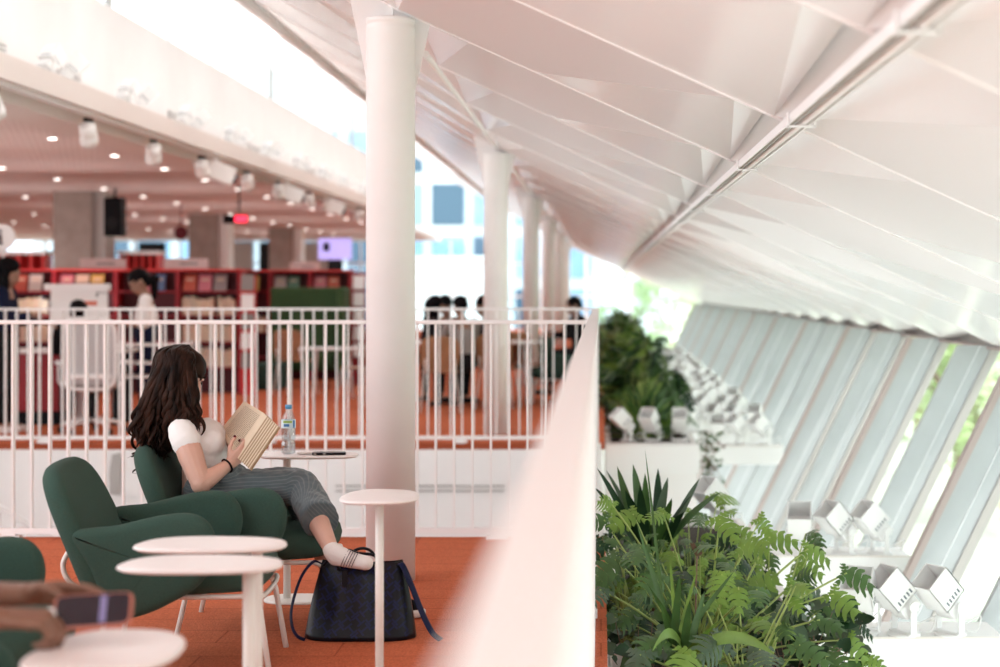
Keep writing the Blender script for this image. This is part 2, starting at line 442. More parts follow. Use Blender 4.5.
# columns -----------------------------------------------------
colw = ['nearest thick white round column beside the reading woman', 'second white round column, behind the reading table', 'third white round column in the receding row', 'fourth white round column in the receding row', 'farthest visible white round column in the row', 'column behind the farthest']
for i in range(6):
    y = 8.53*(i+1)
    t = T('column', colw[i] if i < 5 else 'white round column at the very far end by the glass', 'column', (-.997, y, 0), 0, 'white round columns')
    bb = nb(); r = .116
    lathe(bb, [(r, 0), (r, 2.6), (r, 2.612), (r-.004, 2.62), (r-.004, 2.63), (r, 2.635), (r, 2.655), (.02, 2.66)], seg=40); O('shaft', bb, 'column', t)
    bb = nb(); pr = [(-.112, 2.33), (.112, 2.33), (.19, 2.665), (.12, 2.9), (-.3, 3.05), (-.26, 3.0)]
    pr = [(-.112, 2.33), (.112, 2.33), (.187, 2.665), (.0, 2.78), (-.235, 2.93)]
    prism(bb, pr, lambda a, c, h: V((a, .06+h, c)), .012); O('cap_plate', bb, 'steel', t)
    bb = nb(); box(bb, (0, -.01, 2.76), (.028, .03, .22)); O('cap_fin', bb, 'steel', t)

# facade on the right -----------------------------------------
def fx(z): return XR-.49*((EYE-.43)-z)
fa = nb()
z0, z1 = -2.2, 1.07
face([V((fx(z0)+.02, -3, z0)), V((fx(z1)+.02, -3, z1)), V((fx(z1)+.02, 51, z1)), V((fx(z0)+.02, 51, z0))], fa)
win = S('window_1', fa, 'glass')
lab = 'pale grey slanted window fin'
k = -5; n = 0
finm = None
while 11.25+1.9*k < 51:
    y = 11.25+1.9*k; f_ = bpy.data.objects
    zb, zt = -2.2, .96
    if finm is None:
        bb = nb(); ins = .27
        q = [(fx(zb)-ins, zb), (fx(zb), zb), (fx(zt), zt), (fx(zt)-ins, zt)]
        prism(bb, q, lambda a, c, h: V((a, h, c)), .06)
        finm = mesh_of('fin_panel', bb, 'fin')
        bb = nb(); q = [(fx(zb)-.113, zb), (fx(zb)-.108, zb), (fx(zt)-.108, zt), (fx(zt)-.113, zt)]
        prism(bb, q, lambda a, c, h: V((a, -.032+h, c)), .006); seam = mesh_of('seam', bb, 'finline')
        bb = nb(); q = [(fx(zb)-ins-.04, zb), (fx(zb)-ins, zb), (fx(zt)-ins, zt), (fx(zt)-ins-.04, zt)]
        prism(bb, q, lambda a, c, h: V((a, h, c)), .10); edge = mesh_of('edge_frame', bb, 'taupe')
        bb = nb(); q = [(fx(zb)-.02, zb), (fx(zb)+.05, zb), (fx(zt)+.05, zt), (fx(zt)-.02, zt)]
        prism(bb, q, lambda a, c, h: V((a, h, c)), .09); mul = mesh_of('mullion', bb, 'grey')
    taupe = (k % 2 == 0)
    t = T('window_fin', ('tall slanted pale grey window fin with taupe inner edge, part of the receding row' if taupe else 'tall slanted pale grey window fin without edge frame, part of the receding row'), 'fin', (0, y, 0), 0, 'taupe-edged slanted window fins' if taupe else 'plain slanted window fins')
    O('panel', finm, None, t); O('seam', seam, None, t); O('mullion', mul, None, t)
    if taupe: O('edge_frame', edge, None, t)
    k += 1
b = nb(); bbox(b, XR+.02, XR+.06, -3, 51, .93, 1.4); S('trim_1', b, 'grey')
b = nb(); bbox(b, XR-.06, XR+.02, -3, 51, .935, .953); S('trim_3', b, 'taupe')

# clerestory, wall and fascia on the left ----------------------
b = nb(); bbox(b, -5.55, -5.35, 8, 44, 2.95, 4.45); S('wall_left', b, 'wall')
b = nb(); bbox(b, -5.35, -4.6, 8, 44, 2.995, 3.19); bbox(b, -5.35, -4.86, 8, 44, 2.90, 2.995); S('trim_2', b, mat('fascia_paint', (.74, .66, .62), .5))
b = nb(); bbox(b, -5.5, -5.46, 8, 44, 4.45, HE+.2); cw = S('window_2', b, 'glass')
for y in (19.7*1, 29.4, 39):
    b = nb(); bbox(b, -5.42, -5.36, y-.04, y+.04, 4.45, HE+.1); m_ = O('mullion', b, 'grey', cw)
for y in (14, 17, 22.5, 25, 33, 36, 43):
    b = nb(); bbox(b, -5.42, -5.38, y-.02, y+.02, 4.45, HE+.1); O('mullion', b, 'steel', cw)
b = nb(); bbox(b, -22, -5.35, 8, 60, 2.94, 3.1); S('ceiling_library', b, 'soffit')
for y in (15.6, 17.9, 22.8, 27.8, 33):
    t = T('air_grille', 'slatted air grille low on the upper white wall', 'vent', (-5.35, y, 3.36), 0, 'slatted air grilles')
    bb = nb(); bbox(bb, 0, .012, -.55, .55, 0, .22); O('backing', bb, 'grey', t)
    for j in range(5):
        bb = nb(); box(bb, (.02, 0, .03+j*.042), (.03, 1.1, .016)); O('slat', bb, 'white', t)

# end wall of glass -------------------------------------------
b = nb()
face([V((-22, 60, 0)), V((-22, 60, 2.94)), V((-4.6, 60, 2.94)), V((-4.6, 60, 4.7)), V((XL, 60, HM)), V((XM, 60, HG)), V((XR, 60, HR)), V((fx(-2.2), 60, -2.2)), V((.04, 60, -2.2)), V((.04, 60, 0))], b)
ew = S('window_3', b, 'glassblue')
x = -21.5
while x < 1.9:
    top = 2.94 if x < -4.6 else vz(x)
    b = nb(); wd = .09 if int(round(x*2)) % 2 else .06
    bbox(b, x-wd/2, x+wd/2, 59.86, 59.96, 0 if x < 0 else -2.2, top); O('mullion', b, 'steel', ew)
    x += 1.5
for z in (1.1, 2.2, 3.3):
    b = nb(); bbox(b, -22 if z < 2.9 else -4.6, .6 if z < 1.9 else -1 if z < 3 else -2.2, 59.87, 59.95, z-.03, z+.03); O('transom', b, 'steel', ew)
for i, x in enumerate((-20.2, -14.9, -12.0, -10.9, -9.4, -7.0)):
    b = nb(); bbox(b, x-.45, x+.45, 59.7, 59.8, .2, 2.9); O('blind', b, 'dark' if i % 2 else 'grey', ew)

# ------------------------------------------------------------------ railings
def railing(label, p0, p1, ht, bot, pitch, axis, start=0, foot=()):
    t = T('railing', label, 'railing', p0)
    L = (V(p1)-V(p0)).length
    ax = V((1, 0, 0)) if axis == 'x' else V((0, 1, 0))
    side = V((0, 1, 0)) if axis == 'x' else V((1, 0, 0))
    hw = .030
    bb = nb(); c = ax*L/2+V((0, 0, ht-.011)); s = ax*L+side*(hw*2)+V((0, 0, .022)); box(bb, c, s); O('handrail', bb, 'rail', t, bevel=.004)
    bb = nb(); c = ax*L/2+V((0, 0, bot)); s = ax*L+side*.045+V((0, 0, .03)); box(bb, c, s); O('bottom_rail', bb, 'rail', t)
    n = int(L/pitch); me = None
    stuff = nb() if n > 98 else None
    for i in range(n+1):
        c = ax*(start+i*pitch)
        if (start+i*pitch) > L: break
        bb = stuff if (stuff and i > 98) else nb()
        box(bb, c+V((0, 0, (ht+bot)/2)), ax*.011+side*.042+V((0, 0, ht-bot-.02)))
        if not (stuff and i > 98): O('baluster', bb, 'rail', t)
    if stuff: O('balusters_far', stuff, 'rail', t)['kind'] = 'stuff'
    for fxx in foot:
        bb = nb(); box(bb, ax*fxx+V((0, 0, bot/2)), ax*.07+side*.05+V((0, 0, bot))); box(bb, ax*fxx+V((0, 0, bot-.035)), ax*.12+side*.06+V((0, 0, .02))); O('foot_bracket', bb, 'rail', t)
    return t
railing('nearer white bar railing across the room behind the reading woman', (-3.6, 9.90, 0), (-.08, 9.90, 0), 1.203, .045, .101, 'x', .065, (.0+.35, 1.36, 3.03, 3.4))
railing('farther white bar railing across the void at the library side', (-5.75, 16.0, 0), (-.06, 16.0, 0), 1.203, .05, .1015, 'x', .05, (.8, 2.8, 4.5))
railing('white railing running away from the camera beside the planters, near section', (-.045, .55, 0), (-.045, 9.9, 0), 1.203, .05, .1, 'y', .05, (1, 4, 7))
railing('white railing running away beside the planters, section past the cross railing', (-.045, 9.98, 0), (-.045, 16.05, 0), 1.203, .05, .1, 'y', .05, (1, 4))

# things on the void wall
bb = nb(); 
pl = [(-.05, -.18), (.04, -.19), (.055, .1), (.04, .19), (-.03, .17), (-.055, 0)]
prism(bb, pl, lambda a, c, h: V((a, h, c)), .02)
o = O('wall_panel', bb, 'grey'); o.location = P(115.5, 474, 15.94); tag(o, 'small grey panel on the white wall below the far railing', 'panel')
bb = nb(); box(bb, (0, 0, 0), (.14, .02, .36)); o = O('wall_panel', bb, 'white', bevel=.004); o.location = P(132, 475, 15.94); tag(o, 'white panel beside the grey one on the wall below the far railing', 'panel')
t = T('wall_slot_vent', 'long slot vent low on the white wall behind the column', 'vent', P(420, 491, 15.96))
for dz in (0, .045):
    bb = nb(); box(bb, (0, 0, dz), (1.5, .02, .012)); O('slot', bb, 'grey', t)
bb = nb(); box(bb, (0, 0, 0), (.14, .12, .2)); o = O('junction_box', bb, 'white', bevel=.01); o.location = P(532, 475, 15.88); tag(o, 'white junction box under the far railing near the corner', 'box')
# stair in the void
t = T('staircase', 'white staircase with railing going down into the void at far left', 'stairs', P(-60, 470, 13.2))
bb = nb(); d = P(60, 545, 13.2)-P(-60, 470, 13.2); tube(bb, [V((0, 0, 0)), d], .022, 10); O('handrail', bb, 'rail', t)
for i in range(9):
    q = d*((i+.5)/9); bb = nb(); cyl(bb, q, q-V((0, 0, .9)), .012, 8); O('baluster', bb, 'rail', t)
bb = nb()
prism(bb, [(0, -.9), (d.x, d.z-.9), (d.x, d.z-1.2), (0, -1.2)], lambda a, c, h: V((a, h, c)), .05); O('stringer', bb, 'white', t)
for i in range(5):
    q = d*((i+.5)/5); bb = nb(); box(bb, q+V((0, .5, -.95)), (.3, .95, .04)); O('tread', bb, 'white', t)

# ------------------------------------------------------------------ furniture
GA = 0
def make_armchair(label, loc, rz):
    t = T('armchair', label, 'armchair', loc, rz, 'green lounge armchairs')
    # back
    bb = nb(); o = superel(.345, .30, 3.4, 56)
    top = V((-.47, 0, .75)); bot = V((-.235, 0, .20)); ax = (top-bot); L = ax.length; axn = ax.normalized(); nrm = V((axn.z, 0, -axn.x))
    o = [(a*(1-.08*(c/.3)), c/.3*L/2) for a, c in o]
    pillow(bb, o, .078, .034, lambda a, c, h: (top+bot)/2+V((0, a, 0))+axn*c+nrm*(h+.012*(a/.3)**2), .006)
    O('backrest', bb, 'green', t)
    pts = catmull([(-.355, .525), (-.2, .552), (-.04, .588), (.065, .594), (.125, .56), (.150, .49), (.135, .41), (.08, .335), (-.02, .275), (-.10, .240), (-.185, .222), (-.235, .25), (-.30, .40)], 5)
    for s in (-1, 1):
        bb = nb(); pillow(bb, pts, .07, .032, lambda a, c, h: V((a, s*(.312+.035*(a+.3)/.45+.012*(c-.3)/.3)+h, c)), .004); O('armrest', bb, 'green', t)
    bb = nb(); o = superel(.285, .28, 4.2, 56)
    pillow(bb, [(a+.03, c*(1-.05*a)) for a, c in o], .12, .055, lambda a, c, h: V((a, c, .352+h+.03*(a-.1))), .012); O('seat', bb, 'green', t)
    zf = .283
    bb = nb(); loop = catmull([(-.26, -.21), (.0, -.235), (.25, -.235), (.30, -.19), (.30, .19), (.25, .235), (0, .235), (-.26, .21)], 5)
    lp = [V((p.x, p.y, zf)) for p in loop]; tube(bb, lp+[lp[0]], .0095, 8, caps=False); O('seat_frame', bb, 'leg', t)
    for s in (-1, 1):
        bb = nb(); tube(bb, [(.24, s*.235, zf), (.275, s*.24, zf-.012), (.288, s*.245, zf-.05), (.325, s*.275, 0)], .0105, 8); O('leg', bb, 'leg', t)
        bb = nb(); tube(bb, [(-.2, s*.22, zf), (-.235, s*.225, zf-.012), (-.25, s*.23, zf-.05), (-.30, s*.26, 0)], .0105, 8); O('leg', bb, 'leg', t)
        bb = nb(); tube(bb, catmull([(-.2, s*.2, zf), (-.32, s*.2, .30), (-.39, s*.2, .34), (-.41, s*.2, .40), (-.38, s*.2, .46)], 5, False), .0095, 8); O('back_support', bb, 'leg', t)
    return t
ch1 = make_armchair('empty green armchair in front, behind the two white tables', (-1.515, 6.62, 0), math.radians(4))
ch2 = dup(ch1, (-1.395, 7.42, 0), math.radians(2), 'green armchair the reading woman sits in')
ch3 = dup(ch1, (-1.905, 5.33, 0), math.radians(0), 'green armchair at the left edge, only its rounded end showing')
ch4 = dup(ch1, (-1.46, 3.70, 0), 0, 'green armchair under the person holding a phone')

def make_table(label, px, py, Z, orient, pxp, base=True):
    """orient 'x' long across the picture, 'y' long away from it; pxp: px of the post"""
    c = P(px, py, Z); h = c.z
    t = T('side_table', label, 'side table', (c.x, c.y, 0), 0, 'small white side tables')
    a, bq = (.215, .142) if orient == 'x' else (.148, .215)
    bb = nb(); out = superel(a, bq, 2.7, 60)
    out = [(x*(1-.10*y/bq), y*(1-.08*x/a)) for x, y in out]
    pillow(bb, out, .014, .0065, lambda u, v, hh: V((u*(1 if hh > -.002 else .97), v*(1 if hh > -.002 else .97), h-.007+hh)), 0)
    O('tabletop', bb, 'table', t, bevel=0)
    off = (pxp-px)*Z/F; pxy = (off, 0) if orient == 'x' else (off, -.02)
    bb = nb(); cyl(bb, (pxy[0], pxy[1], .01), (pxy[0], pxy[1], h-.018), .0165, 20); O('post', bb, 'leg', t)
    bb = nb(); lathe(bb, [(.045, h-.024), (.045, h-.02), (.01, h-.0195)], (pxy[0], pxy[1], 0), 20); O('mounting_plate', bb, 'leg', t)
    bb = nb(); out = superel(.15 if orient == 'x' else .12, .12 if orient == 'x' else .15, 2.6, 48)
    pillow(bb, [(x+pxy[0]*.5, y) for x, y in out], .012, .0058, lambda u, v, hh: V((u, v, .006+hh))); O('base', bb, 'leg', t)
    return t, h
tA, hA = make_table('small white side table standing alone in front of the bag', 381, 495, 6.15, 'y', 380)
tA.scale = (.88, .88, 1)
tB, hB = make_table('white side table, the higher-standing rear one of the overlapping pair', 213, 542.5, 5.22, 'x', 257)
tC, hC = make_table('white side table, the front one of the overlapping pair', 203, 562, 4.83, 'x', 249)
tD, hD = make_table('white side table cut off at the bottom left under the phone', 110, 648, 3.70, 'y', 110)
tE, hE = make_table('white side table holding the water bottle and black phone', 310, 453.5, 7.95, 'x', 287)

# bottle
ZB = 7.93
bp = P(288.5, 452, ZB); t = T('water_bottle', 'clear plastic water bottle with blue cap on the far side table', 'bottle', (bp.x, bp.y, hE))
bb = nb(); R0 = .031
lathe(bb, [(.022, .0), (R0, .006), (R0, .05), (R0-.003, .058), (R0, .066), (R0, .135), (R0-.001, .15), (.026, .17), (.016, .188), (.0125, .195), (.0125, .203), (.012, .204)], seg=28); O('bottle_body', bb, 'pet', t)
bb = nb(); lathe(bb, [(.02, .003), (R0-.002, .008), (R0-.002, .05), (R0-.005, .058), (R0-.002, .066), (R0-.002, .112), (.001, .1125)], seg=28); O('water', bb, 'water', t)
bb = nb(); lathe(bb, [(.0145, .198), (.0148, .214), (.0135, .217), (.004, .2175)], seg=24); O('cap', bb, 'capblue', t)
bb = nb(); seg = 28
def band(bm, r, z0, z1, a0, a1, mi, n=14):
    for i in range(n):
        u0 = a0+(a1-a0)*i/n; u1 = a0+(a1-a0)*(i+1)/n
        f = bm.faces.new([bm.verts.new(V((r*math.cos(u), r*math.sin(u), z))) for u, z in ((u0, z0), (u1, z0), (u1, z1), (u0, z1))]); f.material_index = mi
band(bb, R0+.0006, .115, .152, 0, 2*PI, 0, 28); band(bb, R0+.001, .138, .148, -2.2, -.9, 1); band(bb, R0+.001, .122, .134, -2.1, -1.3, 2); band(bb, R0+.001, .116, .15, -.75, -.35, 2); 
O('label', bb, ['labelm', 'labelg', 'labelb'], t)
# phone + earphone pouch on the table
q = P(329, 456, 7.9); t = T('mobile_phone', 'black mobile phone lying on the far side table', 'phone', (q.x, q.y, hE), math.radians(8))
bb = nb(); pillow(bb, superel(.074, .037, 7, 40), .010, .004, lambda a, c, h: V((a, c, .005+h))); O('case', bb, 'black', t)
bb = nb(); pillow(bb, superel(.069, .033, 7, 40), .002, .0008, lambda a, c, h: V((a, c, .0108+h))); O('screen', bb, 'phone_glass', t)
for s in (-1, 1):
    bb = nb(); box(bb, (-.04+.02*s, -.0375, .006), (.012, .002, .003)); O('button', bb, 'leg', t)
q = P(304, 455, 7.9); bb = nb()
for i in range(6):
    a = R.random()*6; tube(bb, catmull([(R.uniform(-.03, .03), R.uniform(-.02, .02), .004+.004*R.random()) for _ in range(4)], 4, False), .0035, 6)
box(bb, (.005, 0, .004), (.05, .03, .006))
o = O('crumpled_wrapper', bb, 'sock'); o.location = (q.x, q.y, hE+.001); tag(o, 'small crumpled white wrapper between bottle and phone', 'wrapper')

# ------------------------------------------------------------------ bag, shoe
bc = P(360, 640, 7.10)
t = T('tote_bag', 'black tote bag with dark blue letter-like pattern under the reader\'s foot', 'bag', (bc.x, 7.12, 0))
def bagpt(u, v, s):   # u -1..1 across, v 0..1 up, s -1 front +1 back
    w = .218*(1-v)+.158*v; w *= 1+.03*math.sin(v*PI)
    th = .085*(1-v)**.8+.022
    x = u*w+.008*v
    sag = .018*math.exp(-((u+.05)/.35)**2)*v
    z = .302*v-sag*1.4+.006*math.cos(u*5)*v
    yy = s*th*(1-abs(u)**5*.75)+ .012*math.sin(u*7+1)*v*(1-v)*2*(1 if s < 0 else -1)
    return V((x, yy, z+.002))
bb = nb(); NU, NV = 30, 16
grid = {}
for s in (-1, 1):
    for i in range(NU+1):
        for j in range(NV+1): grid[s, i, j] = bb.verts.new(bagpt(-1+2*i/NU, j/NV, s))
for s in (-1, 1):
    for i in range(NU):
        for j in range(NV):
            f = bb.faces.new((grid[s, i, j], grid[s, i+1, j], grid[s, i+1, j+1], grid[s, i, j+1])); f.smooth = True
for j in range(NV):
    for i in (0, NU): bb.faces.new((grid[-1, i, j], grid[1, i, j], grid[1, i, j+1], grid[-1, i, j+1])).smooth = True
for i in range(NU): bb.faces.new((grid[-1, i, 0], grid[-1, i+1, 0], grid[1, i+1, 0], grid[1, i, 0]))
for f in bb.faces: f.material_index = 0
bmesh.ops.recalc_face_normals(bb, faces=bb.faces)
def stroke(a0, b0, a1, b1, wd):   # strip in bag plane metres (x, z), drawn on the front
    n = 4; d = V((a1-a0, b1-b0)); nn = V((-d.y, d.x)).normalized()*wd/2; pr = None
    for i in range(n+1):
        c = V((a0, b0))+d*i/n; pq = []
        for q in (c-nn, c+nn):
            v = q.y/.302; 
            if not (.03 < v < .97): return
            w = (.218*(1-v)+.158*v)*(1+.03*math.sin(v*PI)); u = q.x/w
            if abs(u) > .93: return
            p = bagpt(u, v, -1); p.y -= .0012; pq.append(p)
        if pr: 
            f = bb.faces.new([bb.verts.new(x) for x in (pr[0], pr[1], pq[1], pq[0])]); f.material_index = 1
        pr = pq
def Hs(cx, cz, ang, s):
    ca, sa = math.cos(ang), math.sin(ang)
    for (x0, y0, x1, y1) in ((-.5, -.5, -.5, .5), (.5, -.5, .5, .5), (-.5, 0, .5, 0)):
        stroke(cx+s*(x0*ca-y0*sa), cz+s*(x0*sa+y0*ca), cx+s*(x1*ca-y1*sa), cz+s*(x1*sa+y1*ca), .0075)
for i in range(-5, 6):
    for j in range(0, 9):
        Hs(i*.052+(.026 if j % 2 else 0), .012+j*.036, math.radians(40 if (i+j) % 2 else -50), .034)
O('bag_body', bb, ['bag', 'bagblue'], t, fix=False)
bb = nb(); tube(bb, catmull([(-.145, -.03, .285), (-.11, -.045, .312), (-.075, -.04, .27)], 8, False), .006, 8); tube(bb, catmull([(-.085, -.03, .27), (-.06, -.036, .345), (-.0, -.03, .335), (.06, -.03, .325), (.085, -.03, .28)], 8, False), .006, 8); O('handle', bb, 'bag', t)
bb = nb(); tube(bb, catmull([(-.06, .03, .27), (-.03, .036, .335), (.03, .03, .34), (.075, .03, .28)], 8, False), .006, 8); O('handle', bb, 'bag', t)
bb = nb(); box(bb, (-.055, -.058, .24), (.022, .006, .07)); O('handle_tab', bb, 'bag', t, bevel=.002)
bb = nb(); c = catmull([(-.155, -.0, .29), (-.185, -.02, .30), (-.23, -.04, .24), (-.262, -.06, .13), (-.258, -.08, .06), (-.235, -.09, .02), (-.205, -.09, .006)], 8, False); tube(bb, c, .010, 8, flat=.3, side=(0, 1, 0)); O('shoulder_strap', bb, 'strap', t)
bb = nb(); c = catmull([(.145, -.0, .28), (.165, -.02, .29), (.20, -.035, .22), (.25, -.05, .10), (.29, -.07, .03), (.325, -.09, .006)], 8, False); tube(bb, c, .014, 8, flat=.18, side=(1, .3, .6)); O('shoulder_strap', bb, 'strap', t)
# shoe
q = P(411, 613, 7.5); t = T('sneaker', 'black sneaker with white sole lying behind the tote bag', 'shoe', (q.x-.09, 7.55, 0), math.radians(-8))
sh = catmull([(-.13, -.03), (-.05, -.036), (.05, -.048), (.12, -.04), (.15, 0), (.12, .04), (.05, .044), (-.05, .034), (-.13, .03), (-.148, 0)], 5)
bb = nb(); pillow(bb, sh, .03, .008, lambda a, c, h: V((a, c, .015+h+.008*max(0, a/.15)**2))); O('sole', bb, 'sock', t)
bb = nb(); rings = []
for i in range(13):
    u = i/12; x = -.14+.28*u; hw = .036*math.sin(PI*min(1, max(.04, u*.94+.05)))**.45+.006*math.sin(u*PI*1.4); hh = .075*(1-u)**.45*(1 if u < .99 else .3)+.018
    if u > .97: hh = .02
    rings.append([bb.verts.new(V((x, hw*math.cos(a), .025+hh*max(0, math.sin(a))))) for a in [PI*k/10 for k in range(11)]])
for a, c in zip(rings, rings[1:]):
    for k in range(10): bb.faces.new((a[k], a[k+1], c[k+1], c[k])).smooth = True
bb.faces.new(rings[0]); bb.faces.new(rings[-1][::-1]); O('upper', bb, 'charcoal', t)
bb = nb()
for i in range(4): tube(bb, [(-.01+.025*i, -.022, .085-.011*i), (-.01+.025*i, 0, .094-.012*i), (-.01+.025*i, .022, .085-.011*i)], .003, 6)
O('laces', bb, 'charcoal', t)

exec_people = True
# ------------------------------------------------------------------ people
def cap(bm, p0, r0, p1, r1, flat=1, side=None, seg=14):
    p0, p1 = V(p0), V(p1); d = p1-p0; L = d.length
    if L < 1e-6: d = V((0, 0, 1)); L = 1e-6
    d = d/L; pts = []; rs = []
    for a in (80, 55, 28): pts.append(p0-d*r0*math.sin(math.radians(a))); rs.append(r0*math.cos(math.radians(a)))
    pts += [p0, p1]; rs += [r0, r1]
    for a in (28, 55, 80): pts.append(p1+d*r1*math.sin(math.radians(a))); rs.append(r1*math.cos(math.radians(a)))
    if side is not None:
        sd = V(side)-d*V(side).dot(d)
        if sd.length < 1e-3: sd = frame(d)[0]
    else: sd = frame(d)[0]
    tube(bm, pts, rs, seg, flat=flat, side=sd)
def ell(bm, c, r, rot=None, seg=16):
    c = V(c); prof = [(math.cos(a)*1, math.sin(a)) for a in [math.radians(x) for x in (-84, -60, -35, -12, 12, 35, 60, 84)]]
    rings = []
    for q, z in prof:
        ring = []
        for k in range(seg):
            v = V((r[0]*q*math.cos(2*PI*k/seg), r[1]*q*math.sin(2*PI*k/seg), r[2]*z))
            if rot is not None: v = rot @ v
            ring.append(bm.verts.new(c+v))
        rings.append(ring)
    for a, b_ in zip(rings, rings[1:]):
        for k in range(seg): bm.faces.new((a[k], a[(k+1) % seg], b_[(k+1) % seg], b_[k]))
    bm.faces.new(rings[0][::-1]); bm.faces.new(rings[-1])
def fuse(name, bm, m, voxel, smooth=4, uvfn=None, disp=None):
    """join overlapping closed shapes into one continuous skin"""
    bmesh.ops.recalc_face_normals(bm, faces=bm.faces)
    me = bpy.data.meshes.new(name+'_src'); bm.to_mesh(me); bm.free()
    o = bpy.data.objects.new(name+'_src', me); COL.objects.link(o)
    r = o.modifiers.new('r', 'REMESH'); r.mode = 'VOXEL'; r.voxel_size = voxel
    if smooth:
        s = o.modifiers.new('s', 'SMOOTH'); s.iterations = smooth; s.factor = .5
    bpy.context.view_layer.update()
    dg = bpy.context.evaluated_depsgraph_get()
    out = bpy.data.meshes.new_from_object(o.evaluated_get(dg)); out.name = name
    bpy.data.objects.remove(o)
    if disp:
        for v in out.vertices: v.co += disp(v.co)*v.normal if False else disp(v.co, v.normal)
    if uvfn:
        uv = out.uv_layers.new(name='UVMap')
        for l in out.loops: uv.data[l.index].uv = uvfn(out.vertices[l.vertex_index].co)
    out.polygons.foreach_set('use_smooth', [True]*len(out.polygons))
    out.materials.clear()
    for x in (m if isinstance(m, (list, tuple)) else [m]): out.materials.append(M[x])
    out.update()
    return out
def basis(fd, up=(0, 0, 1)):
    f = V(fd).normalized(); s = f.cross(V(up)); s = s.normalized(); u = s.cross(f)
    return Matrix((f, s, u)).transposed()    # columns: forward, right, up
def head_shapes(bm, c, fd, k=1.0, up=(0, 0, 1)):
    Mx = basis(fd, up); c = V(c)
    g = lambda x, y, z: c+Mx @ V((x*k, y*k, z*k))
    ell(bm, g(-.010, 0, .02), (.098*k, .076*k, .096*k), Mx)
    ell(bm, g(.022, 0, -.035), (.066*k, .060*k, .078*k), Mx)
    ell(bm, g(.055, 0, -.085), (.028*k, .030*k, .024*k), Mx)
    cap(bm, g(.080, 0, .015), .009*k, g(.100, 0, -.024), .013*k)
    ell(bm, g(.098, 0, -.028), (.012*k, .016*k, .010*k), Mx)
    ell(bm, g(.083, 0, -.053), (.012*k, .024*k, .007*k), Mx); ell(bm, g(.081, 0, -.064), (.012*k, .020*k, .007*k), Mx)
    for s in (-1, 1):
        ell(bm, g(.080, s*.030, .022), (.012*k, .022*k, .008*k), Mx)
        ell(bm, g(-.005, s*.076, -.01), (.018*k, .010*k, .030*k), Mx)
        ell(bm, g(.055, s*.035, -.03), (.028*k, .026*k, .026*k), Mx)
def hand_shapes(bm, w, d, n, th, k=1.0, curl=(.3, .3, .3, .3), tcurl=.3, L=1.0):
    """w wrist, d finger direction, n palm normal (fingers curl towards it), th thumb-side direction"""
    w = V(w); d = V(d).normalized(); n = V(n)-d*V(n).dot(d); n.normalize(); s = V(th)-d*V(th).dot(d)-n*V(th).dot(n); s.normalize()
    kn = [w+d*.088*k+s*.026*k, w+d*.092*k+s*.009*k, w+d*.087*k-s*.009*k, w+d*.078*k-s*.026*k]
    ln = [(.042, .025, .020), (.046, .029, .021), (.042, .027, .021), (.033, .020, .018)]
    tips = []
    for i in range(4):
        cap(bm, w+s*(.014-.009*i)*k, .017*k, kn[i], .0115*k)
        p = kn[i]; a = 0
        rr = [.0092, .0085, .0078, .0068]
        for j in range(3):
            a += curl[i]*(1, 1.25, .8)[j]
            dd = d*math.cos(a)+n*math.sin(a)
            q = p+dd*ln[i][j]*k*L
            cap(bm, p, rr[j]*k*(1 if i < 3 else .88), q, rr[j+1]*k*(1 if i < 3 else .88)); p = q
        tips.append((p, dd))
    ell(bm, w+d*.05*k+n*.004*k, (.034*k, .03*k, .017*k), Matrix((d, s, n)).transposed())
    b0 = w+d*.018*k+s*.022*k+n*.008*k
    d1 = (d*.62+s*.72+n*.25).normalized(); p = b0+d1*.042*k; cap(bm, b0, .0155*k, p, .0115*k)
    d2 = (d*.85+s*(.40-tcurl*.5)+n*(.25+tcurl)).normalized(); q = p+d2*.034*k; cap(bm, p, .011*k, q, .0092*k)
    d3 = (d*.9+s*(.15-tcurl)+n*(.2+tcurl*1.2)).normalized(); e = q+d3*.026*k; cap(bm, q, .0092*k, e, .0075*k)
    tips.append((e, d3))
    return tips

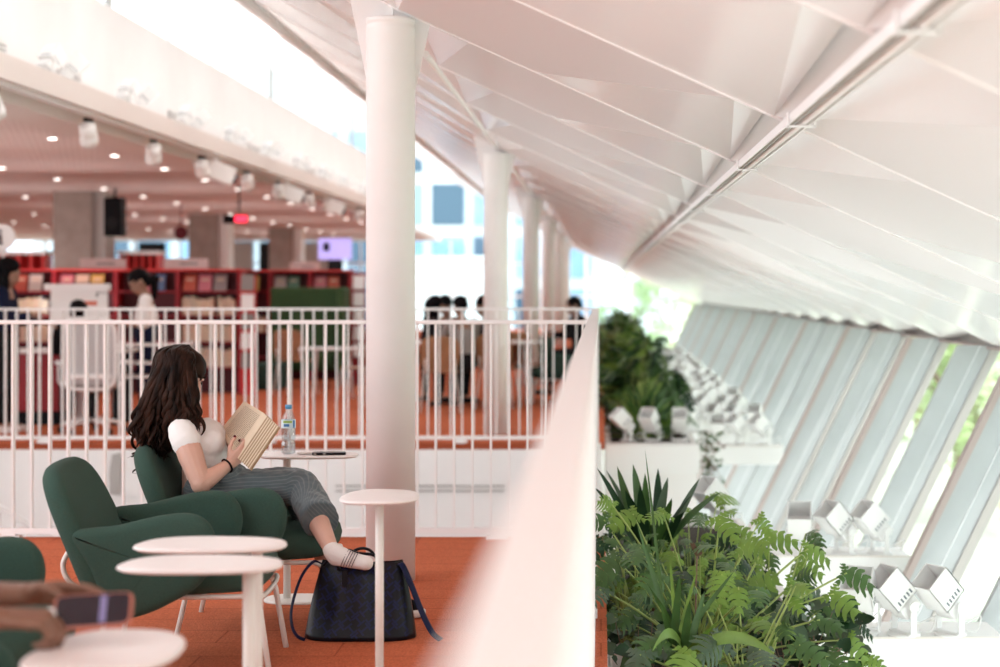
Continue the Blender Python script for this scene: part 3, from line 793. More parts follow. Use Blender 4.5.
def person(label, loc, rz, J, m, vox=.010, k=1.0, hairfn=None, group=None, hands=None, feet=True, shoe='black'):
    """J: joints in local space (+X is forward)."""
    t = T('person', label, 'person', loc, rz, group)
    bb = nb()
    hd = V(J['head']); nk = V(J['neck']); pv = V(J['pelvis']); chs = V(J['chest'])
    head_shapes(bb, hd, J.get('look', (1, 0, -.2)), k)
    cap(bb, nk, .052*k, hd-V((0, 0, .05)), .048*k)
    cap(bb, chs, .10*k, nk-V((0, 0, .05)), .07*k, flat=1.35, side=(1, 0, 0)); cap(bb, pv, .11*k, chs, .10*k, flat=1.3, side=(1, 0, 0))
    for s in ('r', 'l'):
        sh, el, wr = V(J['sh_'+s]), V(J['el_'+s]), V(J['wr_'+s])
        cap(bb, nk-V((0, 0, .03)), .05*k, sh, .052*k); cap(bb, sh, .050*k, el, .036*k); cap(bb, el, .037*k, wr, .024*k)
        hp = (hands or {}).get(s) or dict(d=(wr-el), n=(0, .1 if s == 'r' else -.1, -1), th=(1, 0, .3))
        hand_shapes(bb, wr, k=k, **hp)
        hip, kn, an = V(J['hip_'+s]), V(J['kn_'+s]), V(J['an_'+s])
        cap(bb, hip, .085*k, kn, .055*k); cap(bb, kn, .055*k, an, .035*k)
        cap(bb, an-V((0, 0, .03)), .03*k, an+V((.13, 0, -.045)), .03*k)
    O('body', fuse('body', bb, m['skin'], vox), None, t)
    e = .012 if vox > .006 else .008
    bb = nb()
    cap(bb, chs, .108*k, nk-V((0, 0, .07)), .072*k, flat=1.35, side=(1, 0, 0)); cap(bb, pv, .118*k, chs, .110*k, flat=1.32, side=(1, 0, 0))
    sl = m.get('sleeve', .95)
    for s in ('r', 'l'):
        sh, el, wr = V(J['sh_'+s]), V(J['el_'+s]), V(J['wr_'+s])
        cap(bb, nk-V((0, 0, .06)), .05*k, sh, .062*k)
        if sl <= .5: cap(bb, sh, .062*k, sh+(el-sh)*sl*2, .055*k)
        else: cap(bb, sh, .062*k, el, .050*k); cap(bb, el, .050*k, el+(wr-el)*(sl-.5)*2, .036*k)
    O('shirt', fuse('shirt', bb, m['top'], vox, 3), None, t)
    bb = nb()
    cap(bb, pv-V((0, 0, .02)), .122*k, pv+V((0, 0, .05)), .118*k, flat=1.3, side=(1, 0, 0))
    for s in ('r', 'l'):
        hip, kn, an = V(J['hip_'+s]), V(J['kn_'+s]), V(J['an_'+s])
        cap(bb, hip, .095*k, kn, .068*k); cap(bb, kn, .068*k, kn+(an-kn)*.88, .052*k)
    O('trousers', fuse('trousers', bb, m['pants'], vox, 3), None, t)
    if feet:
        for s in ('r', 'l'):
            an = V(J['an_'+s]); bb = nb(); cap(bb, an-V((.02, 0, .045)), .042*k, an+V((.15, 0, -.058)), .036*k, flat=.9); O('shoe', fuse('shoe', bb, shoe, vox, 2), None, t)
    if hairfn:
        bb = nb(); hairfn(bb, hd, J.get('look', (1, 0, -.2)), k); O('hair', fuse('hair', bb, m.get('hair', 'hairblk'), vox*.8, 2, disp=lambda c, n: n*(.004*math.sin(c.z*60+c.x*90)+.003*math.sin(c.y*140))), None, t)
    return t
def hair_short(bb, h, fd, k):
    Mx = basis(fd); ell(bb, h+Mx @ V((-.022, 0, .045))*k, (.100*k, .086*k, .088*k), Mx); ell(bb, h+Mx @ V((-.06, 0, -.0))*k, (.06*k, .075*k, .08*k), Mx)
def hair_long(bb, h, fd, k):
    hair_short(bb, h, fd, k); Mx = basis((fd[0], fd[1], 0)); cap(bb, h+Mx @ V((-.06, 0, .02))*k, .085*k, h+Mx @ V((-.09, 0, -.30))*k, .075*k, flat=1.1, side=(1, 0, 0))
    for s in (-1, 1): cap(bb, h+Mx @ V((-.01, s*.07, .02))*k, .03*k, h+Mx @ V((.0, s*.085, -.25))*k, .03*k)
def hair_tail(bb, h, fd, k):
    hair_short(bb, h, fd, k); Mx = basis((fd[0], fd[1], 0)); cap(bb, h+Mx @ V((-.10, 0, .04))*k, .03*k, h+Mx @ V((-.145, 0, .03))*k, .042*k); cap(bb, h+Mx @ V((-.14, 0, .02))*k, .042*k, h+Mx @ V((-.14, 0, -.14))*k, .022*k)
def pose(kind, **o):
    if kind == 'stand':
        J = dict(head=(.03, 0, 1.52), neck=(0, 0, 1.37), chest=(0, 0, 1.18), pelvis=(0, 0, .93),
                 sh_r=(0, -.17, 1.33), sh_l=(0, .17, 1.33), el_r=(.04, -.21, 1.06), el_l=(.04, .21, 1.06), wr_r=(.22, -.17, 1.0), wr_l=(.22, .17, 1.0),
                 hip_r=(0, -.09, .90), hip_l=(0, .09, .90), kn_r=(.02, -.1, .49), kn_l=(.03, .1, .49), an_r=(-.02, -.1, .085), an_l=(.0, .1, .085), look=(1, 0, -.45))
    else:
        J = dict(head=(.05, 0, 1.16), neck=(0, 0, 1.01), chest=(-.02, 0, .82), pelvis=(-.04, 0, .55),
                 sh_r=(0, -.17, .97), sh_l=(0, .17, .97), el_r=(.14, -.22, .76), el_l=(.14, .22, .76), wr_r=(.36, -.12, .77), wr_l=(.36, .12, .77),
                 hip_r=(-.02, -.09, .52), hip_l=(-.02, .09, .52), kn_r=(.40, -.11, .50), kn_l=(.40, .11, .50), an_r=(.38, -.11, .085), an_l=(.42, .11, .085), look=(1, 0, -.35))
    J.update(o); return J

# the woman reading --------------------------------------------
rl = V((-1.50, 7.40, 0))
def W(px, py, Z): return P(px, py, Z)-rl
rd = T('person', 'woman with long dark wavy hair, white tee and grey trousers reading', 'person', rl)
HC = W(181, 374, 7.36); look = V((.86, -.10, -.50)).normalized()
NK = W(185, 415, 7.36); CH = W(203, 442, 7.36); PV = W(206, 492, 7.38)
SR, ER, WRr = W(182, 431, 7.20), W(201, 484, 7.13), W(231, 463, 7.23)
SL_, EL_, WL = W(191, 430, 7.52), W(214, 478, 7.58), W(229, 458, 7.44)
bb = nb()
upv = V((.5, 0, .86))
head_shapes(bb, HC, look, .96, upv)
cap(bb, NK+V((0, 0, -.02)), .048, HC+V((-.01, 0, -.06)), .046)
cap(bb, CH, .085, NK-V((-.005, 0, .06)), .058, flat=1.45, side=(1, 0, 0)); cap(bb, PV, .095, CH, .083, flat=1.4, side=(1, 0, 0))
for sh, el, wr in ((SR, ER, WRr), (SL_, EL_, WL)):
    cap(bb, NK-V((0, 0, .045)), .042, sh, .044); cap(bb, sh, .050, sh+(el-sh)*.45, .052); cap(bb, sh+(el-sh)*.45, .052, el, .039)
    cap(bb, el, .041, el+(wr-el)*.4, .034); cap(bb, el+(wr-el)*.4, .034, wr, .022)
# right hand cups the lower edge of the book, thumb up along the page
tipsR = hand_shapes(bb, WRr, (W(246, 449, 7.25)-WRr), (-.25, .9, .25), (-.5, 0, .7), k=.86, curl=(.75, .8, .85, .9), tcurl=.12)
tipsL = hand_shapes(bb, WL, (W(244, 447, 7.40)-WL), (.25, -.9, .1), (-.4, 0, .8), k=.86, curl=(.5, .6, .7, .8), tcurl=.15)
HR, KR, AR = W(208, 494, 7.28), W(302, 487, 7.32), W(331, 549, 7.07)
HL, KL, AL = W(208, 494, 7.47), W(296, 484, 7.50), W(341, 600, 7.36)
cap(bb, HR, .09, KR, .055); cap(bb, KR, .052, KR+(AR-KR)*.4, .050); cap(bb, KR+(AR-KR)*.4, .050, AR, .030)
cap(bb, HL, .09, KL, .055); cap(bb, KL, .052, KL+(AL-KL)*.4, .048); cap(bb, KL+(AL-KL)*.4, .048, AL, .028)
HE_, TO = W(336, 557, 7.07), W(366, 563, 7.02)
cap(bb, AR, .030, HE_, .028); cap(bb, HE_, .026, TO, .022); cap(bb, AR+V((.0, 0, -.01)), .028, (HE_+TO)/2, .026)
HE2, TO2 = AL+V((-.03, 0, -.055)), AL+V((.15, -.02, -.07))
cap(bb, AL, .030, HE2, .028); cap(bb, HE2, .026, TO2, .022); cap(bb, AL, .028, (HE2+TO2)/2, .026)
O('body', fuse('body', bb, 'skin', .0038, 3), None, rd)
# tee
bb = nb()
cap(bb, CH+V((0, 0, .01)), .094, NK-V((-.002, 0, .085)), .058, flat=1.42, side=(1, 0, 0))
cap(bb, W(208, 486, 7.37), .092, CH, .090, flat=1.38, side=(1, 0, 0)); cap(bb, PV+V((.015, 0, .03)), .098, CH+V((0, 0, -.02)), .088, flat=1.36, side=(1, 0, 0))
for dy in (-.045, .045): ell(bb, CH+V((.036, dy, .0)), (.056, .070, .068))
for sh, el in ((SR, ER), (SL_, EL_)):
    cap(bb, NK-V((0, 0, .072)), .036, sh-V((0, 0, .004)), .055); cap(bb, sh-V((0, 0, .001)), .057, sh+(el-sh)*.20, .061)
def wr_disp(c, n): return n*(.004*noise(V((c.x*9, c.y*9, c.z*22)))+.002*noise(c*45))
for sh, sg in ((SR, -1), (SL_, 1)): cap(bb, sh*.6+NK*.4-V((-.01, 0, .065)), .052, CH+V((.035, sg*.06, .0)), .068)
O('tee_shirt', fuse('tee_shirt', bb, 'tee', .006, 8, disp=wr_disp), None, rd)
# trousers
def uvp(c):
    # coordinate running across the leg so the pinstripes follow its length
    q = max(0, min(1, (c.x-KR.x+.05)/.11))*math.radians(68); d_ = c-KR
    return ((d_.x*math.sin(q)+d_.z*math.cos(q)-.25*d_.y)*26, c.x)
bb = nb()
cap(bb, PV+V((0, 0, -.0)), .102, PV+V((.01, 0, .06)), .096, flat=1.38, side=(1, 0, 0))
HEMR = KR+(W(322, 517, 7.22)-KR)*1.0
cap(bb, HR, .100, KR, .072); cap(bb, KR, .072, W(314, 505, 7.25), .070)
tube(bb, [KR, W(309, 503, 7.25), W(320, 520, 7.16)], [.064, .082, .096], 24, flat=.80, side=(0, 1, 0)); ell(bb, W(229, 476, 7.33), (.075, .14, .055))
cap(bb, HL, .100, KL, .072); cap(bb, KL, .070, KL+(AL-KL)*.45, .065)
tube(bb, [KL, KL+(AL-KL)*.25, KL+(AL-KL)*.42], [.060, .080, .090], 24, flat=.85, side=(0, 1, 0))
def td(c, n): return n*(.006*noise(V((c.x*16, c.y*10, c.z*9)))+.003*noise(c*38))
O('trousers', fuse('trousers', bb, 'pin', .006, 2, uvfn=uvp, disp=td), None, rd)
# socks
def sock(A_, H_, T_):
    bb = nb(); cap(bb, A_+(H_-A_)*.15, .036, H_, .035); cap(bb, H_, .034, T_, .029); cap(bb, A_+V((.006, 0, -.01)), .036, (H_+T_)/2, .033); cap(bb, A_+V((.01, 0, -.012)), .034, H_+(T_-H_)*.3, .034)
    s_ = O('sock', fuse('sock', bb, 'sock', .004, 3), None, rd)
    bb = nb(); ax = (T_-H_)
    for i in range(5):
        c = H_+ax*(.30+.085*i); r = .0362-.0007*i
        u = (V((.42, 0, .9))).normalized(); n_ = V((.9, 0, -.42))
        pts = [c+V((0, 0, .004))+u*(r*.98*math.cos(a))+V((0, 1, 0))*(r*math.sin(a)) for a in [2*PI*j/24 for j in range(25)]]
        tube(bb, pts, .0016, 6, caps=False)
    O('stripe', bb, 'sockst', s_)
sock(AR, HE_, TO); sock(AL, HE2, TO2)
# wrist band, nails, glasses-free face
bb = nb(); q = WRr+(ER-WRr)*.13; u, w_ = frame(WRr-ER)
tube(bb, [q+(u*math.cos(a)+w_*math.sin(a))*.0285 for a in [2*PI*j/24 for j in range(25)]], .0042, 8, caps=False); O('hair_band', bb, 'black', rd)
for tp, dd in (tipsR[4], tipsR[0], tipsL[4]):
    bb = nb(); ell(bb, tp+V((-.002, -.004, .003)), (.006, .005, .006)); O('nail', bb, 'nail', rd)
Mx = basis(look, upv)
for s in (-1, 1):
    bb = nb(); ell(bb, HC+Mx @ V((.080, s*.030, .004)), (.006, .010, .004), Mx); O('eye', bb, 'hairblk', rd)
    bb = nb(); tube(bb, [HC+Mx @ V((.084, s*.014, .030)), HC+Mx @ V((.089, s*.028, .035)), HC+Mx @ V((.078, s*.046, .031))], .003, 6); O('eyebrow', bb, 'hair', rd)
    bb = nb(); tube(bb, [HC+Mx @ V((.087, s*.018, .005)), HC+Mx @ V((.089, s*.029, .003)), HC+Mx @ V((.080, s*.042, .006))], .0022, 6); O('eyelash', bb, 'hairblk', rd)
bb = nb(); ell(bb, HC+Mx @ V((.088, 0, -.056)), (.008, .021, .009), Mx); O('lips', bb, mat('lip', (.45, .14, .12), .4), rd)
# hair: a core plus many wavy locks
bb = nb(); RH = random.Random(3)
crown = HC+V((-.005, 0, .075))
ell(bb, HC+V((-.004, 0, .026)), (.108, .090, .092)); ell(bb, W(174, 376, 7.36), (.095, .090, .105)); ell(bb, HC+V((.046, 0, .036)), (.040, .072, .046))
cap(bb, W(172, 385, 7.36), .088, W(163, 436, 7.36), .066, flat=1.3, side=(1, 0, 0))
cap(bb, W(160, 440, 7.36), .066, W(152, 456, 7.36), .035, flat=1.6, side=(1, 0, 0))

core = fuse('hair_core', bb, 'hair', .008, 3, disp=lambda c, n: n*(.008*noise(V((c.x*22, c.y*22, c.z*5)))))
bb = nb(); bb.from_mesh(core)
def lock(p, r0, ph, amp, fl=.55):
    pts = catmull(p, 9, False); n = len(pts); out = []; rs = []
    for i, q in enumerate(pts):
        u = i/(n-1); a = amp*max(0, u-.25)*1.4
        q = q+V((a*math.sin(u*17+ph), a*math.cos(u*15+ph*1.7), a*.3*math.sin(u*11+ph)))
        out.append(q); rs.append(r0*(.45+1.0*math.sin(PI*min(1, u*.8+.15)))*(1 if u < .88 else max(.12, (1-u)/.12)))
    tube(bb, out, rs, 6, flat=fl)
for i in range(330):
    a = RH.uniform(-.62, 1.0)*PI   # 0 = towards the back, around the head
    ang = RH.uniform(-.80, 1.12)    # -1 near side front, 0 back, +1 far side front
    th = PI+ang*2.05               # direction around the head, PI = backwards (-X)
    dx, dy = math.cos(th), math.sin(th)
    if dx > .80: continue
    root = HC+V((.03*RH.uniform(-1, 1)+.02+.025*max(0, dx)-.02, dy*.02, .114-.03*max(0, dx)+RH.uniform(-.010, .003)))
    side = HC+V((dx*.100-.006, dy*.096, RH.uniform(.0, .05)))
    # lower path
    front = max(0, dx+.35)/1.0
    e = RH.uniform(0, 1)
    if dx < -.1:
        low = V((lerp_ := W(RH.uniform(142, 170), RH.uniform(438, 468)-18*abs(dy), 7.36)+V((0, dy*.13, 0))))
        mid = (side+low)/2+V((-.004-.018*RH.random(), dy*.03, .015))
        ml = mid*.4+low*.6+V((RH.uniform(-.03, .01), 0, .0))
    else:
        tx = 172+33*min(1, front*1.05)+RH.uniform(-9, 3)
        low = W(tx, RH.uniform(414, 438), 7.36)+V((0, math.copysign(.15, dy)+RH.uniform(-.02, .02), 0))
        mid = (side+low)/2+V((RH.uniform(-.01, .012), dy*.03, .01))
        ml = mid*.45+low*.55+V((RH.uniform(-.015, .02), 0, 0))
    lock([root, (root+side)/2+V((dx*.022, dy*.026, .014)), side, mid, ml, low], RH.uniform(.007, .012), RH.random()*6, RH.uniform(.008, .020))
for i in range(16):   # thin stray ends
    p0 = W(RH.uniform(144, 162), RH.uniform(400, 430), 7.30); p3 = W(RH.uniform(134, 152), RH.uniform(455, 477), 7.30)
    lock([p0, (p0+p3)/2+V((RH.uniform(-.03, .02), 0, 0)), p3], .005, RH.random()*6, .022)
for f in bb.faces: f.smooth = True
O('hair', bb, 'hair', rd)

# her book -----------------------------------------------------
sb, st = P(237, 456, 7.27), P(265.5, 414, 7.30)
t = T('open_book', 'open paperback held by the reading woman', 'book', sb)
Sx = st-sb
far = P(244, 401, 7.42)-st; far2 = P(219.5, 431, 7.42)-sb
near = V((.030, -.105, -.030)); near = P(279, 427, 7.19)-st
def slab(bm, a, b_, c, d, th, mi=0):
    n = (b_-a).cross(d-a).normalized()*th
    top = [bm.verts.new(x) for x in (a, b_, c, d)]; bo = [bm.verts.new(x+n) for x in (a, b_, c, d)]
    fs = [bm.faces.new(top), bm.faces.new(bo[::-1])]+[bm.faces.new((top[i], bo[i], bo[(i+1) % 4], top[(i+1) % 4])) for i in range(4)]
    for f in fs: f.material_index = mi
O0 = V((0, 0, 0))
# far page block, curved, with lines of print
bb = nb(); n = 8; prev = None
nrm = Sx.cross(far2).normalized()
if nrm.x > 0 or nrm.y > 0: nrm = -nrm if nrm.dot(V((-.3, -1, .3))) < 0 else nrm
def pg(u, v, lift=0):
    e = O0+far2*u; e2 = Sx+far*u; p = e*(1-v)+e2*v
    return p+nrm*(.010*math.sin(PI*min(1, u*1.15))*(1-.5*u)+lift)
for i in range(n):
    u0, u1 = i/n, (i+1)/n
    for lf in (0, -.010):
        f = bb.faces.new([bb.verts.new(pg(u0, 0, lf)), bb.verts.new(pg(u1, 0, lf)), bb.verts.new(pg(u1, 1, lf)), bb.verts.new(pg(u0, 1, lf))]); f.smooth = True
    for v in (0, 1): f = bb.faces.new([bb.verts.new(pg(u0, v)), bb.verts.new(pg(u1, v)), bb.verts.new(pg(u1, v, -.010)), bb.verts.new(pg(u0, v, -.010))])
f = bb.faces.new([bb.verts.new(pg(1, 0)), bb.verts.new(pg(1, 1)), bb.verts.new(pg(1, 1, -.010)), bb.verts.new(pg(1, 0, -.010))])
RB = random.Random(5)
for r_ in range(24):
    v = .90-r_*.034; u = .12
    while u < .86:
        w_ = RB.uniform(.04, .12); w_ = min(w_, .88-u)
        f = bb.faces.new([bb.verts.new(pg(a, c, .0006)) for a, c in ((u, v), (u+w_, v), (u+w_, v+.011), (u, v+.011))]); f.material_index = 1
        u += w_+.02
    if r_ in (7, 15): pass
O('page_block', bb, ['page', 'ink'], t, fix=False)
# near page block, seen on its fanned edges, then the cover
bb = nb(); nn = near; n2 = Sx.cross(near).normalized()
if n2.y > 0: n2 = -n2
for i in range(14):
    o1 = nn*(1.0-.05*i); of = n2*(.0014*i)
    slab(bb, O0+of, Sx+of, Sx+o1+of, O0+o1+of, .0009, 1 if i % 2 == 0 else 0)
O('page_block', bb, ['page', 'pageedge'], t)
bb = nb(); slab(bb, O0-nrm*.003, Sx-nrm*.003, Sx+nn*1.03-nrm*.004, O0+nn*1.03-nrm*.004, .002); slab(bb, O0-nrm*.012, Sx-nrm*.012, Sx+far*1.02-nrm*.0115, O0+far2*1.02-nrm*.0115, .002)
O('cover', bb, 'cover', t)

# person with the phone ---------------------------------------
pb = V((-1.62, 3.74, 0))
def Q(px, py, Z): return P(px, py, Z)-pb
J = dict(head=(.10, -.02, 1.14), neck=(.03, 0, .99), chest=(0, 0, .80), pelvis=(-.04, 0, .52),
         sh_r=(.03, -.18, .94), sh_l=(.03, .18, .94), el_r=(.14, -.24, .68), el_l=(.16, .24, .70),
         wr_r=Q(2, 618, 3.66), wr_l=Q(30, 594, 3.85),
         hip_r=(0, -.1, .49), hip_l=(0, .1, .49), kn_r=(.36, -.14, .44), kn_l=(.36, .12, .44), an_r=(.42, -.12, .085), an_l=(.42, .12, .085), look=(1, 0, -.6))
hB = {'r': dict(d=(.82, .18, -.06), n=(.15, .3, -1), th=(.1, 1, .2), curl=(.75, .85, .95, 1.0), tcurl=.3),
      'l': dict(d=(1, -.06, .05), n=(.1, -.8, -.8), th=(0, -1, .3), curl=(.16, .26, .36, .45), tcurl=.25)}
person('seated person cut off at the left edge, brown hands holding a phone', pb, 0, J, dict(skin='skinB', top='sock', pants='khaki', hair='hairblk', sleeve=.45), .0045, 1.0, hair_short, hands=hB)
# the phone in the hands
c = P(93, 611, 3.74)
t = T('mobile_phone', 'mobile phone in a copper case held over the white table at bottom left', 'phone', c)
t.rotation_euler = (math.radians(52), math.radians(-3), math.radians(4))
bb = nb(); pillow(bb, superel(.082, .040, 7, 44), .011, .005, lambda a, d, h: V((a, d, h))); O('case', bb, 'copper', t)
bb = nb(); pillow(bb, superel(.076, .0355, 8, 44), .002, .0009, lambda a, d, h: V((a, d, .0058+h))); O('screen', bb, 'phone_glass', t)
bb = nb(); box(bb, (.022, 0, .0072), (.013, .062, .0006)); O('screen_picture', bb, 'phone_ui', t)
# ring
bb = nb(); q = P(51, 613, 3.70); tube(bb, [q+V((.008*math.cos(a), .008*math.sin(a)*.4, .008*math.sin(a))) for a in [2*PI*j/16 for j in range(17)]], .0028, 6, caps=False); o = O('ring', bb, mat('silver', (.75, .73, .7), .25, metal=.9)); tag(o, 'silver ring on the finger of the person holding the phone', 'ring')

# background people -------------------------------------------
def bx(px, Z): return (px-CX)*Z/F
person('woman with long black hair and dark navy clothes standing at the desk, far left', (bx(5, 17.2), 17.2, 0), math.radians(5), pose('stand', el_r=(.06, -.2, 1.08), wr_r=(.27, -.12, 1.12), wr_l=(.3, .1, 1.05)), dict(skin='skinC', top='navy', pants='charcoal'), .013, 1.15, hair_long, shoe='sock')
person('schoolgirl with black ponytail and white shirt looking down by the red bookcase', (bx(146, 19.2), 19.2, 0), math.radians(192), pose('stand', head=(.07, 0, 1.44), neck=(0, 0, 1.29), chest=(0, 0, 1.1), sh_r=(0, -.16, 1.25), sh_l=(0, .16, 1.25), el_r=(.03, -.2, 1.0), el_l=(.03, .2, 1.0), look=(1, 0, -.75)), dict(skin='skinC', top='tee', pants='navy', sleeve=.6), .013, 1.14, hair_tail)
person('dark-haired person seated at the desk, seen behind the white mesh office chair', (bx(82, 17.9), 17.75, 0), math.radians(100), pose('sit', head=(.05, 0, 1.13)), dict(skin='skinC', top='charcoal', pants='charcoal'), .013, 1.0, hair_short)
grp = [((432, 21.5), 25, 'charcoal', hair_long, 'dark-clothed person with long hair at the left of the study table', {}),
       ((447, 22.4), 250, 'maroon', hair_short, 'person leaning over the study table, second from the left', dict(look=(1, 0, -.8))),
       ((462, 20.6), 120, 'greycloth', hair_short, 'person in pale grey top with back to the camera at the study table', {}),
       ((487, 21.8), 185, 'charcoal', hair_short, 'short-haired person in black at the right of the study table', {})]
for (px, Z), rz, top, hf, lb, kw in grp:
    person(lb, (bx(px, Z), Z, 0), math.radians(rz), pose('sit', **kw), dict(skin='skinC', top=top, pants='charcoal'), .014, 1.0, hf)
person('person in black seated by the corner at the right end of the far railing', (bx(578, 23.5), 23.5, 0), math.radians(195), pose('sit', head=(.06, 0, 1.14)), dict(skin='skinC', top='charcoal', pants='charcoal'), .014, 1.0, hair_short)

# ------------------------------------------------------------------ background furniture
# study table and brown chairs
c = (bx(470, 21.5), 21.5, 0); t = T('study_table', 'white study table with the group of people around it', 'table', c)
bb = nb(); pillow(bb, superel(.85, .42, 6, 48), .03, .01, lambda a, d, h: V((a, d, .735+h))); O('tabletop', bb, 'white', t)
for sx in (-.7, .7):
    for sy in (-.32, .32): bb = nb(); cyl(bb, (sx, sy, 0), (sx*.95, sy*.95, .72), .02, 10); O('leg', bb, 'steel', t)
def make_dining(label, loc, rz, group):
    t = T('wooden_chair', label, 'chair', loc, rz, group)
    bb = nb(); pillow(bb, superel(.21, .21, 4, 40), .018, .008, lambda a, d, h: V((a, d, .45+h+.15*max(0, -a-.16)))); O('seat', bb, 'wood', t)
    bb = nb(); pillow(bb, superel(.215, .19, 4, 40), .014, .006, lambda a, d, h: V((-.21-.12*(d+.19)+.35*a*a+h, a, .66+d))); O('backrest', bb, 'wood', t)
    for sx in (-1, 1):
        for sy in (-1, 1):
            bb = nb(); cyl(bb, (sx*.16, sy*.17, .44), (sx*.21, sy*.22, 0), .010, 8); O('leg', bb, 'leg', t)
        bb = nb(); tube(bb, [(-.16, sx*.17, .44), (-.22, sx*.17, .47), (-.235, sx*.16, .6)], .010, 8); O('back_support', bb, 'leg', t)
    return t
d1 = make_dining('brown plywood chair under the study table group, left of the second column', (bx(440, 20.0), 20.0, 0), math.radians(95), 'brown plywood chairs')
dup(d1, (bx(362, 21.0), 21.0, 0), math.radians(150), 'brown plywood chair just left of the near column')
dup(d1, (bx(497, 20.6), 20.8, 0), math.radians(80), 'brown plywood chair just behind the second column')
dup(d1, (bx(527, 22), 22, 0), math.radians(60), 'brown plywood chair to the right of the second column')
dup(d1, (bx(296, 23.2), 23.2, 0), math.radians(75), 'rounded tan chair in front of the green booth')
# green booth
t = T('high_back_booth', 'tall green upholstered booth behind the railing', 'sofa', (bx(311, 25.4), 25.4, 0))
bb = nb(); box(bb, (-.08, 0, .80), (.98, .12, 1.18)); O('back_panel', bb, 'boothgreen', t, bevel=.03)
bb = nb(); box(bb, (.50, -.30, .80), (.10, .72, 1.18)); O('side_panel', bb, 'boothgreen', t, bevel=.03)
bb = nb(); box(bb, (-.05, -.35, .38), (.9, .6, .16)); O('seat', bb, 'boothgreen', t, bevel=.03)
for sx in (-.5, .45):
    for sy in (-.55, 0): bb = nb(); cyl(bb, (sx, sy, 0), (sx, sy, .3), .02, 8); O('leg', bb, 'dark', t)
t = T('coffee_table', 'white low table in front of the green booth', 'table', (bx(333, 22.6), 22.6, 0))
bb = nb(); pillow(bb, superel(.42, .3, 3, 40), .025, .01, lambda a, d, h: V((a, d, .62+h))); O('tabletop', bb, 'white', t)
for s in (-1, 1): bb = nb(); cyl(bb, (s*.25, 0, 0), (s*.2, 0, .61), .018, 8); O('leg', bb, 'steel', t)
bb = nb(); pillow(bb, superel(.32, .3, 4, 40), .36, .06, lambda a, d, h: V((a, d, .18+h))); o = O('pouf', bb, 'green'); o.location = (bx(263, 24.6), 24.6, 0); tag(o, 'dark green pouf left of the green booth', 'seat')
o = make_armchair('dark green lounge chair at the far right behind the railing', (bx(556, 21.8), 21.8, 0), math.radians(190)); o['group'] = 'far lounge chairs'
dup(o, (bx(520, 26), 26, 0), math.radians(160), 'dark green lounge chair behind the second column gap', 'far lounge chairs')
# desk at left
t = T('service_desk', 'red fronted service desk with white top at the far left', 'desk', (bx(66, 18.3), 18.4, 0))
bb = nb(); box(bb, (0, 0, .74), (1.25, .7, .035)); O('desk_top', bb, 'white', t, bevel=.005)
bb = nb(); box(bb, (-.25, .0, .43), (.46, .6, .58)); O('cabinet', bb, 'red', t)
bb = nb(); box(bb, (-.25, -.305, .43), (.008, .01, .56)); O('door_gap', bb, 'reddk', t)
bb = nb(); box(bb, (-.25, 0, .07), (.46, .55, .14)); O('plinth', bb, 'black', t)
bb = nb(); box(bb, (.55, 0, .36), (.04, .6, .72)); O('side_panel', bb, 'charcoal', t)
t = T('information_screen', 'white freestanding notice panel with orange print behind the desk', 'screen', (bx(78, 18.9), 18.95, 0))
bb = nb(); box(bb, (0, 0, 1.15), (.60, .03, .52)); O('panel', bb, 'kiosk', t, bevel=.01)
bb = nb(); box(bb, (-.02, 0, 1.39), (.68, .10, .07)); O('top_strip', bb, 'white', t, bevel=.005)
bb = nb(); box(bb, (.06, -.018, 1.22), (.26, .004, .045)); O('print', bb, 'orangetxt', t)
bb = nb(); box(bb, (.24, -.018, 1.33), (.10, .004, .006)); box(bb, (.19, -.018, 1.31), (.012, .004, .05)); O('logo', bb, 'black', t)
bb = nb(); box(bb, (0, 0, .45), (.08, .04, .9)); box(bb, (0, 0, .01), (.4, .3, .02)); O('stand', bb, 'steel', t)
# office chair
t = T('office_chair', 'white mesh-backed office chair behind the railing at the left', 'chair', (bx(95, 17.2), 17.1, 0), math.radians(100))
bb = nb(); pillow(bb, superel(.235, .33, 5, 48), .022, .010, lambda a, d, h: V((-.25+.4*a*a+h-.08*d, a, .76+d))); O('backrest', bb, mat('mesh_back', (.52, .50, .50), .7, noise_amt=.15, nscale=160), t)
bb = nb(); o_ = superel(.235, .33, 5, 48); pts = [V((-.25+.4*a*a-.08*d, a, .76+d)) for a, d in o_]; tube(bb, pts+[pts[0]], .022, 8, caps=False); O('back_frame', bb, 'white', t)
bb = nb(); box(bb, (-.27, 0, .55), (.05, .40, .05)); O('lumbar_bar', bb, 'white', t, bevel=.01)
bb = nb(); pillow(bb, superel(.24, .25, 4, 40), .07, .03, lambda a, d, h: V((a, d, .46+h))); O('seat', bb, 'greycloth', t)
bb = nb(); cyl(bb, (0, 0, .1), (0, 0, .43), .03, 12); O('gas_lift', bb, 'dark', t)
for i in range(5):
    a = 2*PI*i/5; bb = nb(); tube(bb, [(0, 0, .13), (.2*math.cos(a), .2*math.sin(a), .11), (.31*math.cos(a), .31*math.sin(a), .08)], [.025, .02, .014], 8); l = O('leg', bb, 'white', t)
    bb = nb(); c = V((.31*math.cos(a), .31*math.sin(a), .03)); cyl(bb, c+V((-.02, 0, 0)), c+V((.02, 0, 0)), .03, 12); O('caster', bb, 'black', l)
for s in (-1, 1):
    bb = nb(); tube(bb, [(-.1, s*.26, .45), (-.05, s*.3, .5), (-.05, s*.3, .66)], .014, 8); box(bb, (.02, s*.3, .675), (.24, .06, .03)); O('armrest', bb, 'white', t)
